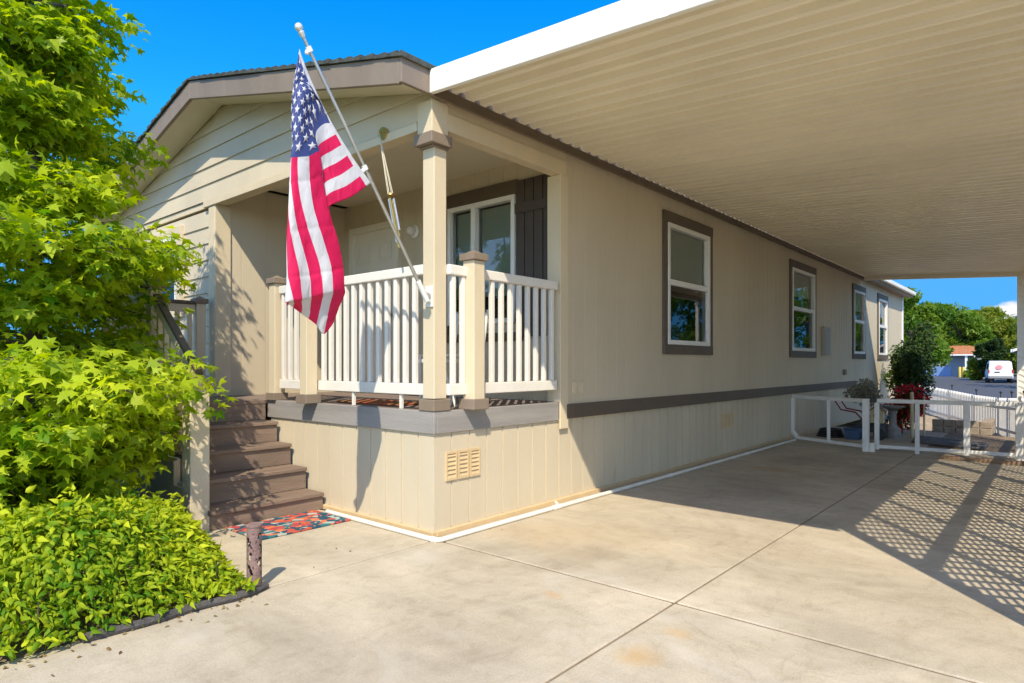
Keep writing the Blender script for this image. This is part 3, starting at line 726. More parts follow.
for j in range(NV):
    for i in range(NU):
        a=j*(NU+1)+i; u=(i+.5)/NU; vv=(j+.5)/NV; s_=int(u*13)
        mi=2 if (s_<7 and vv<.4) else (0 if s_%2==0 else 1)
        if vv<.022: mi=1
        fm.f.append((a,a+1,a+NU+2,a+NU+1)); fm.m.append(mi)
# fifty stars stitched on both faces of the canton
def star_at(uc,vc):
    for side in (1,-1):
        pts=[]
        for k in range(10):
            r=.033 if k%2==0 else .0128
            t=2*math.pi*k/10
            uu=min(.999,max(.001,uc+r*math.sin(t)/.95)); v2=min(.999,max(.03,vc-r*math.cos(t)/1.52))
            i=uu*NU; j=v2*NV; ii,jj=min(int(i),NU-1),min(int(j),NV-1); a,b=i-ii,j-jj
            p=grid[jj][ii]*(1-a)*(1-b)+grid[jj][ii+1]*a*(1-b)+grid[jj+1][ii]*(1-a)*b+grid[jj+1][ii+1]*a*b
            nrm=(grid[jj][ii+1]-grid[jj][ii]).cross(grid[jj+1][ii]-grid[jj][ii]).normalized()
            pts.append(p+nrm*.003*side)
        c=sum(pts,Vector())/10
        o=len(fm.v); fm.v+=[tuple(c)]+[tuple(p) for p in pts]
        for k in range(10): fm.f.append((o,o+1+k,o+1+(k+1)%10)); fm.m.append(1)
for r in range(9):
    for c_ in range(6 if r%2==0 else 5):
        star_at(.5385*(r+1)/10, .4*((2*c_+1+(0 if r%2==0 else 1))/12))
fl=fm.build('american_flag',[M['flag_red'],M['flag_white'],M['flag_blue']],smooth=True)
tag(fl,'red white and blue striped flag drooping from the slanted pole','flag')
so=fl.modifiers.new('cloth','SOLIDIFY'); so.thickness=.0012

# hanging chime on the porch beam
wc=thing('wind_chime','slender wind chime of brass and pale tubes hanging from the porch beam','wind chime',(-.57,-.08,3.2))
A=Vector((-.565,-.085,3.20)); B=Vector((-.30,-.085,2.25)); D=(B-A).normalized()
q=MB().tube([A+Vector((0,.055,.0)),A+Vector((0,.03,.0))],.05,16).tube([A+Vector((0,.06,0)),A],.008,8); q.build('hook_plate',M['brass'],wc,smooth=True)
M['cord']=mat('pale chime cord',(.55,.50,.36),.6)
q=MB()
for t in range(4):
    an=t*math.pi/2+.4; off=Vector((math.cos(an)*.022,math.sin(an)*.022,0)); q.tube([A,A+D*.56+off],.0032,6)
q.build('cord',M['cord'],wc)
q=MB().tube([A+D*.56-D*.006,A+D*.56+D*.006],.03,16); q.build('top_disc',M['brass'],wc,smooth=True)
for t in range(4):
    an=t*math.pi/2+.4; off=Vector((math.cos(an)*.022,math.sin(an)*.022,0))
    MB().tube([A+D*(.59)+off,A+D*(.86+.05*t)+off],.0085,8).build('chime_tube',M['brass'] if t%2 else M['steel'],wc,smooth=True)

# ------------------------------------------------------------------ small things on the ground
pv=MB(); R=.019
pv.tube([(-1.28,-.10,R),(.10,-.10,R),(.138,-.09,R),(.15,-.05,R),(.155,1.2,R),(.165,4,R),(.17,8.2,R)],R,10)
pv.build('drain_pipe',M['pvc'],smooth=True); pp_=bpy.data.objects['drain_pipe']; tag(pp_,'white plastic pipe lying on the concrete along the foot of the skirting','pipe')
q=MB().tube([(.155,1.36,R),(.155,1.36,.062)],.011,8).tube([(.155,1.36,.062),(.135,1.36,.066)],.009,8).tube([(.155,1.31,R),(.155,1.41,R)],.025,10); q.build('pipe_tee',M['pvc'],pp_,smooth=True)
q=MB().tube([(.163,3.5,R),(.164,3.6,R)],.024,10).tube([(.166,5.9,R),(.166,6.0,R)],.024,10).tube([(.08,-.10,R),(.13,-.095,R)],.024,10); q.build('pipe_coupling',M['pvc'],pp_,smooth=True)
# patterned mat at the foot of the steps
def mat_rug():
    m=bpy.data.materials.new('patterned door mat'); m.use_nodes=True; nt=m.node_tree; N=nt.nodes; L=nt.links; b=N['Principled BSDF']; b.inputs['Roughness'].default_value=.95
    tc=N.new('ShaderNodeTexCoord'); mp=N.new('ShaderNodeMapping'); mp.inputs['Scale'].default_value=(19,15,1); L.new(tc.outputs['Object'],mp.inputs[0])
    v=N.new('ShaderNodeTexVoronoi'); v.inputs['Scale'].default_value=1; L.new(mp.outputs[0],v.inputs['Vector'])
    sx=N.new('ShaderNodeSeparateColor'); L.new(v.outputs['Color'],sx.inputs[0])
    r=N.new('ShaderNodeValToRGB'); r.color_ramp.interpolation='CONSTANT'; e=r.color_ramp.elements
    e[0].position=0; e[0].color=(.012,.06,.10,1); e[1].position=.3; e[1].color=(.50,.08,.04,1)
    for pos,c in ((.5,(.02,.15,.17,1)),(.63,(.62,.16,.06,1)),(.78,(.42,.05,.05,1)),(.9,(.35,.42,.36,1))):
        x=e.new(pos); x.color=c
    L.new(sx.outputs[0],r.inputs[0])
    mx=N.new('ShaderNodeMix'); mx.data_type='RGBA'; rr=N.new('ShaderNodeMath'); rr.operation='LESS_THAN'; rr.inputs[1].default_value=.17
    L.new(v.outputs['Distance'],rr.inputs[0]); L.new(rr.outputs[0],mx.inputs[0]); L.new(r.outputs[0],mx.inputs[6]); mx.inputs[7].default_value=(.70,.30,.16,1); L.new(mx.outputs[2],b.inputs['Base Color'])
    n=N.new('ShaderNodeTexNoise'); n.inputs['Scale'].default_value=300; bp=N.new('ShaderNodeBump'); bp.inputs['Strength'].default_value=.8; bp.inputs['Distance'].default_value=.004; L.new(tc.outputs['Object'],n.inputs['Vector']); L.new(n.outputs['Fac'],bp.inputs['Height']); L.new(bp.outputs[0],b.inputs['Normal'])
    return m
o=MB().box(-1.44,-.90,-.93,-.12,.002,.014).build('door_mat',mat_rug(),bevel=.004); tag(o,'colourful red and teal patterned mat at the foot of the brown steps','mat')
# pierced metal lantern tube at the corner of the bed
ln=thing('garden_lantern','rusty pierced metal tube lantern at the corner of the hedge bed','lantern',(.04,-1.452,0))
cx,cy=.04,-1.452; hgt=.375; n=64; nz=56; ro=.042
q=MB()
holes=set()
for k in range(n):
    for j in range(nz):
        ph=(k*2*math.pi/n)
        if 12<j<50 and (math.sin(ph*4+1.1*math.sin(j*.32))>.62 and math.sin(j*.55+ph*2)>-.55 or math.sin(ph*8+.6)*math.sin(j*.42-.4)>.80): holes.add((k,j))
for (rr,sg) in ((ro,1),(ro-.003,-1)):
    o_=len(q.v)
    for j in range(nz+1):
        for k in range(n):
            t=2*math.pi*k/n; q.v.append((cx+rr*math.cos(t),cy+rr*math.sin(t),hgt*j/nz))
    for j in range(nz):
        for k in range(n):
            if (k,j) in holes: continue
            a=o_+j*n+k; b_=o_+j*n+(k+1)%n
            q.f.append((a,b_,b_+n,a+n) if sg>0 else (a,a+n,b_+n,b_)); q.m.append(0)
q.build('pierced_tube',M['rust'],ln,smooth=True)
q=MB().lathe([(.030,hgt-.004),(.047,hgt-.004),(.047,hgt+.006),(.036,hgt+.01),(.030,hgt+.006)],(cx,cy,0),28); q.build('rim',M['rust'],ln,smooth=True)
q=MB().lathe([(.0,.0),(.05,.0),(.05,.012),(.0,.012)],(cx,cy,0),24); q.build('foot',M['rust'],ln,smooth=True)
# edging timber
q=MB(); pts=[(.09,-1.40,.02)]+[(.125+.012*math.sin(k*1.7),-1.50-k*.12,.022) for k in range(8)]
q.tube(pts,[.018]+[.024+.003*math.sin(k*2.3) for k in range(8)],8); q.build('edging_log',M['log'],smooth=True); tag(bpy.data.objects['edging_log'],'dark narrow edging log on the concrete beside the hedge','edging')

# ------------------------------------------------------------------ white pipe gates across the drive
def gate_frame(name,label,pts,uprights,z0,z1,r=.026,round_corner=True):
    a,b=Vector(pts[0]),Vector(pts[1]); g=thing(name,label,'gate',(*((a+b)/2)[:2],0),'white pipe gates across the driveway')
    d=(b-a).normalized()
    L0=lambda t,z:(a.x+(b.x-a.x)*t,a.y+(b.y-a.y)*t,z)
    ln_=(b-a).length
    MB().bar(L0(0,z1),L0(1,z1),.05,.06).build('top_rail',M['gate'],g,bevel=.008)
    e=.09/ln_ if round_corner else 0
    MB().bar(L0(e,z0),L0(1,z0),.05,.05).build('bottom_rail',M['gate'],g,bevel=.008)
    if round_corner: MB().bar(L0(0,z0+.09),L0(e,z0),.05,.05).build('corner_brace',M['gate'],g,bevel=.006)
    for t,zl,w in uprights: MB().box(-w/2,w/2,-w/2,w/2,zl,z1+(.031 if w>.06 else -.031)).build('upright',M['gate'],g,bevel=.006).location=Vector(L0(t,0))-world_loc(g)
    return g
gate_frame('pipe_gate','white open pipe gate leaf against the side wall of the home',[(.16,8.10),(1.40,7.48)],[(0.0,.14,.05),(.52,.075,.045),(1.0,0,.085)],.075,.765)
gate_frame('pipe_gate','longer white pipe gate leaf reaching the carport post, shadow stripes on it',[(1.52,7.62),(3.23,7.80)],[(0,.03,.06),(.30,0,.055),(.645,.02,.075),(.985,0,.085)],.075,.765,round_corner=False)
MB().lathe([(.0,0),(.05,0),(.05,.10),(.035,.13),(.0,.13)],(1.47,7.52,0),14).build('gate_stop',M['pvc'],smooth=True); tag(bpy.data.objects['gate_stop'],'small pale gate stop on the concrete between the two gate leaves','gate stop')
o=MB().box(2.35,3.75,7.28,7.40,.002,.05).build('timber_strip',M['wood'],bevel=.006); tag(o,'brown timber strip lying in front of the longer gate leaf','timber')

# ------------------------------------------------------------------ clutter behind the gate
mw=thing('lawn_mower','dark lawn mower with dark red bent handle parked by the wall behind the gate','mower',(.85,9.5,0))
M['redpaint']=mat('dark red enamel',(.22,.018,.015),.35)
M['plastic']=mat('black plastic',(.018,.018,.02),.45,.2,12)
q=MB()
for s in (-.2,.2): q.tube([(1.0,9.5+s,.30),(.86,9.5+s,.46),(.62,9.5+s,.50),(.52,9.5+s,.66)],.014,8)
q.tube([(.52,9.3,.66),(.505,9.35,.68),(.505,9.65,.68),(.52,9.7,.66)],.014,8); q.build('handle',M['redpaint'],mw,smooth=True)
MB().prism([(.82,9.24),(1.22,9.24),(1.3,9.35),(1.3,9.65),(1.22,9.76),(.82,9.76)],'z',.12,.26).build('mower_deck',M['plastic'],mw,bevel=.02)
MB().lathe([(.0,.26),(.12,.26),(.13,.34),(.10,.42),(.0,.43)],(1.06,9.5,0),18).build('engine',M['plastic'],mw,smooth=True)
for dx in (.86,1.26):
    for dy in (9.2,9.8):
        MB().tube([(dx,dy-.025,.1),(dx,dy+.025,.1)],.1,16).build('wheel',M['black'],mw,smooth=True)
M['bluebox']=mat('dark blue plastic',(.035,.075,.16),.5,.2,8)
q=MB().prism([(.76,.0),(.98,.0),(1.0,.17),(.74,.17)],'y',9.0,9.22); q.box(.73,1.01,8.99,9.23,.171,.195); o=q.build('storage_box',M['bluebox'],bevel=.01); tag(o,'small dark blue plastic box on the concrete behind the gate','box')
hr_=thing('hose_coil','black garden hose coiled on the ground by the side wall','hose',(.42,9.2,0))
q=MB()
for k in range(5):
    pts=[(.46+(.22-.012*k)*math.cos(t*2*math.pi/22),9.25+(.2-.01*k)*math.sin(t*2*math.pi/22),.018+.03*k+.004*math.sin(t)) for t in range(23)]
    q.tube(pts,.014,7)
q.build('coil',M['plastic'],hr_,smooth=True)
bh=thing('birdhouse','cream wooden birdhouse with a dark round hole on a short post','birdhouse',(1.2,9.3,0))
M['cream']=mat('cream painted wood',(.52,.44,.27),.7,.15,6)
MB().box(1.17,1.23,9.32,9.38,0,.29).build('post',M['cream'],bh)
q=MB().prism([(1.10,.291),(1.30,.291),(1.30,.50),(1.20,.58),(1.10,.50)],'y',9.25,9.42); q.build('house_box',M['cream'],bh,bevel=.004)
q=MB().tube([(1.20,9.247,.42),(1.20,9.235,.42)],.045,16); q.build('entry_hole',M['black'],bh)
q=MB().bar((1.08,9.335,.50),(1.205,9.335,.605),.22,.015).bar((1.32,9.335,.50),(1.195,9.335,.605),.22,.015); q.build('roof',M['wood'],bh)
bb_=thing('birdbath','grey stone pedestal birdbath standing before the red flowering bush','birdbath',(1.36,9.75,0))
M['stone']=mat('grey cast stone',(.25,.24,.225),.85,.25,7,.5,50)
MB().lathe([(0,0),(.13,0),(.13,.16),(.10,.19),(.06,.24),(.055,.42),(.08,.49),(0,.5)],(1.36,9.75,0),20).build('pedestal',M['stone'],bb_,smooth=True)
MB().lathe([(0,.501),(.08,.501),(.19,.56),(.195,.575),(.17,.572),(.06,.53),(0,.53)],(1.36,9.75,0),24).build('basin',M['stone'],bb_,smooth=True)
for k,(x,y,h_,lab) in enumerate([(1.63,9.9,.80,'pale timber stake beside the birdbath, taller of the two before the bush'),(1.80,10.0,.74,'pale slim stake in front of the right edge of the red bush')]):
    o=MB().tube([(x,y,0),(x,y,h_)],.03 if k==0 else .016,10).ball((x,y,h_),.03 if k==0 else .018,8).build('garden_stake',M['cream'],smooth=True); tag(o,lab,'stake','stakes before the flowering bush')
# brick planter corner and stacked edging
M['block']=mat('tan block',(.34,.27,.20),.9,.3,9,.7,50)
q=MB()
for r in range(2):
    for k in range(5): q.box(1.72+k*.19,1.90+k*.19,11.55,11.70,-.02+r*.13,.105+r*.13)
    for k in range(5): q.box(2.50,2.65,11.71+k*.19,11.89+k*.19,-.02+r*.13,.105+r*.13)
o=q.build('planter_wall',M['block'],bevel=.01); tag(o,'low tan block planter corner in the dirt beyond the gate','planter')
q=MB(); 
for k in range(6): q.bar((1.75,9.15+.11*k,.03+.018*(k%3)),(2.75,8.75+.13*k,.03+.015*(k%2)),.07,.03)
o=q.build('boards_pile',mat('grey weathered boards',(.17,.165,.17),.8,.3,5,.5,60),bevel=.004); tag(o,'loose grey boards lying on the ground behind the longer gate','boards')

# ------------------------------------------------------------------ picket fence
pf=thing('picket_fence','low white picket fence curving along the yard towards the street','fence',(2.2,13,0))
path=[Vector(p) for p in ((3.75,10.6,-.16),(3.18,12.74,-.25),(2.95,13.98,-.30),(2.51,16.3,-.40),(1.9,17.66,-.40),(1.35,18.72,-.34),(.8,19.71,-.29),(.37,20.6,-.25),(-.1,21.6,-.2))]
cum=[0]
for a,b in zip(path,path[1:]): cum.append(cum[-1]+(b-a).length)
def along(s):
    for i in range(len(path)-1):
        if s<=cum[i+1] or i==len(path)-2:
            t=(s-cum[i])/(cum[i+1]-cum[i]); return path[i].lerp(path[i+1],t),(path[i+1]-path[i]).normalized()
q=MB(); s=.02; M['picket']=mat('white picket paint',(.76,.74,.70),.55,.06,6)
while s<cum[-1]:
    p,d=along(s); n_=Vector((-d.y,d.x,0)); w_=.026; t_=.009
    pts=[]
    base=[p-d*w_,p+d*w_]
    v=[]
    for sg in (-1,1):
        off=n_*t_*sg
        v+= [base[0]+off+Vector((0,0,-.03)),base[1]+off+Vector((0,0,-.03)),base[1]+off+Vector((0,0,.83)),p+off+Vector((0,0,.89)),base[0]+off+Vector((0,0,.83))]
    q.add(v,[(0,4,3,2,1),(5,6,7,8,9),(0,1,6,5),(1,2,7,6),(2,3,8,7),(3,4,9,8),(4,0,5,9)]); s+=.096
q.build('picket_panel',M['picket'],pf)
q=MB()
for a,b in zip(path,path[1:]):
    d=(b-a).normalized(); n_=Vector((-d.y,d.x,0))*.024
    for z in (.14,.66): q.bar(a+n_+Vector((0,0,z)),b+n_+Vector((0,0,z)),.024,.06)
q.build('fence_rail',M['picket'],pf)
for s in np.linspace(.1,cum[-1]-.1,9):
    p,d=along(float(s)); n_=Vector((d.y,-d.x,0))*.028; c=p+n_
    MB().tube([(c.x,c.y,c.z-.1),(c.x,c.y,c.z+1.0)],.011,8).ball((c.x,c.y,c.z+1.03),.03,10).tube([(c.x,c.y,c.z+1.0),(c.x,c.y,c.z+1.01)],.026,8).build('post',M['black'],pf,smooth=True)

# ------------------------------------------------------------------ foliage
def leaf_template(kind):
    if kind=='star':   # five-pointed sweetgum leaf, slightly folded, petiole at the origin, length ~1
        tips=[(0,1.0),(.62,.62),(.55,-.02),(-.55,-.02),(-.62,.62)]
        order=[(0,.0),(.18,.02),(.55,-.06),(.27,.24),(.64,.60),(.22,.50),(0,1.04),(-.22,.50),(-.64,.60),(-.27,.24),(-.55,-.06),(-.18,.02)]
        v=[(0,.30,.0)]+[(x,y,-.16*(x*x+(y-.3)**2)*1.4) for x,y in order]
        n=len(order); f=[(0,1+i,1+(i+1)%n) for i in range(n)]
        return np.array(v,dtype=np.float32),f
    if kind=='oval':
        v=[(0,0,0),(.22,.20,-.03),(.27,.42,-.05),(.14,.74,-.12),(0,1.08,-.26),(-.14,.74,-.12),(-.27,.42,-.05),(-.22,.20,-.03),(0,.45,.07)]
        f=[(8,i,(i+1)%8) for i in range(8)]
        f=[(8,0,1),(8,1,2),(8,2,3),(8,3,4),(8,4,5),(8,5,6),(8,6,7),(8,7,0)]
        return np.array(v,dtype=np.float32),f
    if kind=='tuft':   # three crossed leaflets: a spray for distant crowns
        v=[(0,0,0),(.35,.5,.05),(0,1,-.1),(-.35,.5,.05), (.1,0,0),(.9,.25,.05),(1.0,.6,-.1),(.35,.4,.0), (-.1,0,0),(-.9,.2,.05),(-1.0,.55,-.1),(-.35,.4,.0)]
        return np.array(v,dtype=np.float32),[(0,1,2,3),(4,5,6,7),(8,11,10,9)]
def leaves(name,kind,pos,size,outdir,m,parent=None,up=.6,jit=.5,tone=None,sizevar=.35,droop=.35):
    """one mesh of many separate leaves. pos (n,3); outdir (n,3) rough growth direction"""
    T,F=leaf_template(kind); n=len(pos); nv=len(T)
    pos=np.asarray(pos,dtype=np.float32)
    nrm=np.tile(np.array([0,0,up],dtype=np.float32),(n,1))+rng.normal(0,jit,(n,3))+np.asarray(outdir)*.35
    nrm/=np.linalg.norm(nrm,axis=1,keepdims=True)
    ydir=np.asarray(outdir)+rng.normal(0,.45,(n,3))+np.array([0,0,-droop])
    ydir-=nrm*np.sum(ydir*nrm,axis=1,keepdims=True); ydir/=np.linalg.norm(ydir,axis=1,keepdims=True)+1e-6
    xdir=np.cross(ydir,nrm)
    s=size*(1+rng.uniform(-sizevar,sizevar,n))
    curl=rng.uniform(.2,3.0,(n,1))
    V=pos[:,None,:]+s[:,None,None]*(T[None,:,0:1]*xdir[:,None,:]+T[None,:,1:2]*ydir[:,None,:]+(T[None,:,2:3]*curl[:,None,:])*nrm[:,None,:])
    V=V.reshape(-1,3)
    k=len(F[0]); Fa=np.array(F,dtype=np.int32)
    FF=(Fa[None]+ (np.arange(n,dtype=np.int32)*nv)[:,None,None]).reshape(-1,k)
    me=bpy.data.meshes.new(name)
    me.vertices.add(len(V)); me.vertices.foreach_set('co',V.astype(np.float32).ravel())
    me.loops.add(FF.size); me.loops.foreach_set('vertex_index',FF.ravel())
    me.polygons.add(len(FF)); me.polygons.foreach_set('loop_start',np.arange(0,FF.size,k,dtype=np.int32))
    try: me.polygons.foreach_set('loop_total',np.full(len(FF),k,dtype=np.int32))
    except Exception: pass
    me.update(calc_edges=True); me.validate()
    tn=rng.beta(2,2,n) if tone is None else np.asarray(tone)
    a=me.attributes.new('tone','FLOAT','POINT'); a.data.foreach_set('value',np.repeat(np.clip(tn,0,1),nv).astype(np.float32))
    me.polygons.foreach_set('use_smooth',[kind!='tuft']*len(FF))
    me.materials.append(m)
    o=bpy.data.objects.new(name,me); col.objects.link(o)
    if parent: o.parent=parent; o.location=-world_loc(parent)
    return o
def unit(a): return a/(np.linalg.norm(a,axis=-1,keepdims=True)+1e-6)

# young sweetgum beside the steps: trunk, tiers of limbs, sprays of star leaves at the limb ends
TB=Vector((-2.15,-2.05,-.02))
tree=thing('sweetgum_tree','leafy young tree with bright star shaped leaves beside the porch steps','tree',tuple(TB))
tk=MB(); tk.tube([TB,TB+Vector((.02,.02,1.2)),TB+Vector((-.03,.04,2.6)),TB+Vector((.03,0,4.0)),TB+Vector((0,.02,4.9))],[.062,.05,.04,.022,.006],10)
sprays=[]   # (centre, outward dir, radius)
CROWN=[(0.4,.45),(.85,.80),(1.1,1.15),(1.36,1.15),(1.48,.30),(1.82,.25),(2.05,.75),(2.35,.80),(2.6,.42),(2.85,.08),(3.2,.12),(6,.05)]
def reach(z):
    for (a,b),(c,d) in zip(CROWN,CROWN[1:]):
        if z<=c: return b+(d-b)*max(0,(z-a))/(c-a)
    return .3
def over(p): return (p.x-TB.x)*.76+(p.y-TB.y)*.65-reach(p.z)
def limb(z,az,ln_,rise,nsub=5):
    dt=math.cos(az)*.76+math.sin(az)*.65
    if dt>.05: ln_=min(ln_,max(.18,reach(z+rise-.1)/dt))
    base=TB+Vector((0,0,z)); d=Vector((math.cos(az),math.sin(az),0))
    pts=[base]
    for k in range(1,6):
        t=k/5; pts.append(base+d*ln_*t+Vector((random.uniform(-.04,.04),random.uniform(-.04,.04),rise*t-.18*ln_*t*t)))
    tk.tube(pts,[.020,.016,.013,.010,.007,.003],6)
    for k in range(2,6):
        p=pts[k]
        sprays.append((p,d,.24+.05*random.random()))
        for _ in range(2):
            a2=az+random.choice((-1,1))*random.uniform(.5,1.1); d2=Vector((math.cos(a2),math.sin(a2),0)); l2=ln_*random.uniform(.22,.42)
            e=p+d2*l2+Vector((0,0,random.uniform(-.12,.12)))
            if over(e)>.10: continue
            tk.tube([p,(p+e)/2+Vector((0,0,.03)),e],[.008,.006,.002],5)
            sprays.append((e,d2,.22+.06*random.random()))
for (z,az,ln_,rise) in [(.62,-.3,.8,.05),(.66,.6,.7,.05),(.6,-1.3,.8,.05),(.68,2.9,.9,.05),(.64,4.0,1.0,.05),(.66,1.5,.6,.05),(.80,-.6,.9,.05),(.9,-1.5,.9,.05),(.95,-.25,1.05,.05),(1.0,.45,1.15,.03),(1.0,-1.2,1.1,.1),(1.05,1.3,.7,.0),(1.1,2.6,1.1,.1),(1.0,3.8,1.2,.1),(1.05,4.6,1.1,.05),
   (1.38,.25,1.35,.0),(1.35,.75,1.15,-.05),(1.40,-.5,1.2,.05),(1.45,1.6,.6,.1),(1.5,2.4,1.1,.1),(1.5,3.2,1.3,.1),(1.55,4.0,1.2,.1),(1.5,4.8,1.2,.1),
   (1.8,-.1,.95,.05),(1.85,.9,.62,.1),(1.8,-1.0,1.1,.1),(1.85,2.0,1.0,.1),(1.9,2.8,1.1,.1),(1.85,3.6,1.3,.1),(1.9,4.4,1.2,.1),
   (2.15,.45,.85,.12),(2.15,-.5,.95,.2),(2.2,1.3,.75,.15),(2.15,2.3,1.1,.2),(2.2,3.3,1.2,.2),(2.25,-1.6,1.1,.2),(2.2,4.1,1.2,.2),
   (2.5,.2,.85,.2),(2.55,1.0,.75,.2),(2.6,-.7,.95,.25),(2.65,2.0,.9,.25),(2.6,2.9,1.0,.25),(2.7,3.6,1.1,.25),(2.65,4.5,1.1,.25),
   (2.95,.6,.48,.25),(3.0,-.1,.6,.3),(3.05,-.9,.85,.3),(3.0,1.5,.65,.3),(3.1,2.4,.9,.3),(3.15,3.3,1.0,.3),(3.1,4.2,1.0,.3),
   (3.45,.3,.5,.3),(3.5,1.2,.5,.3),(3.5,-.7,.7,.3),(3.55,2.2,.8,.3),(3.6,3.2,.9,.3),(3.55,4.2,.9,.3),
   (3.95,-1.0,.5,.3),(4.05,2.2,.7,.3),(4.1,3.4,.7,.3),(4.05,4.4,.7,.3),
   (4.4,2.6,.4,.3),(4.4,4.0,.45,.3)]:
    limb(z,az,ln_,rise)
tk.build('trunk',M['bark'],tree,smooth=True)
P=[];O=[];Tn=[]
for (c,d,r) in sprays:
    n=int(46*random.uniform(.75,1.25)); tone0=random.gauss(.52,.13)
    a=rng.normal(0,1,(n,3)); a=unit(a)*rng.uniform(0,1,(n,1))**.45
    pp_=np.array(c)+a*np.array([r*1.15,r*1.15,r*.62])
    od=unit(a*np.array([1,1,.3])+np.array(d)*.7)
    P.append(pp_);O.append(od);Tn.append(np.clip(rng.normal(tone0,.17,n)+.10*a[:,2],0,1))
P=np.concatenate(P);O=np.concatenate(O);Tn=np.concatenate(Tn)
leaves('crown','star',P,.074,O,M['leaf_gum'],tree,up=.75,jit=.42,tone=Tn,droop=.55,sizevar=.5)

# hedge of glossy yellow-green leaves in the bed
lp=[];lo_=[]
for _ in range(90):
    if random.random()<.75:
        y=random.uniform(-3.6,-1.5); lp.append((.10+abs(random.gauss(0,.13)),y,.006+random.random()*.006))
    elif random.random()<.5: lp.append((random.uniform(-1.2,.1),random.uniform(-1.45,-.2),.008))
    else: lp.append((random.uniform(.18,.5),random.uniform(0,7),.007))
    a=random.uniform(0,6.28); lo_.append((math.cos(a),math.sin(a),0))
M['dry_leaf']=leaf_mat('dry fallen leaves',(.10,.045,.02),(.34,.24,.08),.1)
o=leaves('leaf_litter','oval',np.array(lp),.022,np.array(lo_),M['dry_leaf'],None,up=3.5,jit=.3,sizevar=.7,droop=0); o['kind']='stuff'; o['label']='dry leaves and litter scattered on the concrete'; o['category']='leaf litter'
hd=thing('hedge','dense low yellow green hedge filling the bed beside the driveway','hedge',(-1.0,-2.4,0))
def hedge_h(x,y):
    lump=.055*math.sin(3.1*x+1.7*y)+.045*math.sin(5.3*y-2.2*x+1)+.035*math.sin(9*x+4*y)+.03*math.sin(15*x-6*y)*math.sin(13*y+3*x)
    xe=.075+.045*math.sin(5*y)+.06*min(1,max(0,-2.1-y)); fx=min(1,max(0,(xe-x)/.24))**.42; fy=min(1,max(0,(-1.50-y)/.26))**.5
    return (.43+lump)*fx*fy
HP=[];HO=[];HT=[]
for _ in range(34000):
    x=random.uniform(-3.0,.15)
    if random.random()<.35: x=random.uniform(-.5,.15)
    y=random.uniform(-3.6,-1.5); xm=x+.02*math.sin(y*7)
    if x<-2.45 and y>-1.6: continue
    h_=hedge_h(x,y)
    if h_<.06:
        if random.random()<.8: continue
        h_=.06
    z=h_*(1.06-abs(random.gauss(0,.20))) if random.random()<.85 else random.uniform(.02,h_)
    e=.05
    g=Vector((hedge_h(x-e,y)-hedge_h(x+e,y),hedge_h(x,y-e)-hedge_h(x,y+e),2*e*.8)).normalized()
    HP.append((x,y,z+.01)); HO.append((g.x+random.gauss(0,.3),g.y+random.gauss(0,.3),g.z*.5)); HT.append(min(1,max(0,random.gauss(.47+.25*math.sin(4.1*x+2.3*y)*math.sin(3.3*y-1.9*x),.24))))
for _ in range(210):   # loose young shoots standing out of the mound
    x=random.uniform(-2.4,.02); y=random.uniform(-3.4,-1.55); h_=hedge_h(x,y)
    if h_<.15: continue
    dx,dy=random.gauss(0,.35),random.gauss(0,.35); L_=random.uniform(.05,.15)
    for k in range(random.randint(5,9)):
        t=random.random(); HP.append((x+dx*L_*t,y+dy*L_*t,h_+L_*t-.01)); a=random.uniform(0,6.28); HO.append((math.cos(a),math.sin(a),.5)); HT.append(min(1,.55+.4*t))
leaves('foliage','oval',np.array(HP),.041,np.array(HO),M['leaf_hedge'],hd,up=.45,jit=.55,tone=np.array(HT),droop=.2,sizevar=.5)
q=MB()
for _ in range(170):
    x=random.uniform(-2.6,.06); y=random.uniform(-3.3,-1.62); h_=hedge_h(x,y)*.92
    if h_<.1: continue
    q.tube([(x,y,-.02),(x+random.uniform(-.05,.05),y+random.uniform(-.05,.05),h_*.5),(x+random.uniform(-.1,.1),y+random.uniform(-.1,.1),h_)],[.006,.005,.002],5)
q.build('stem',M['bark'],hd)

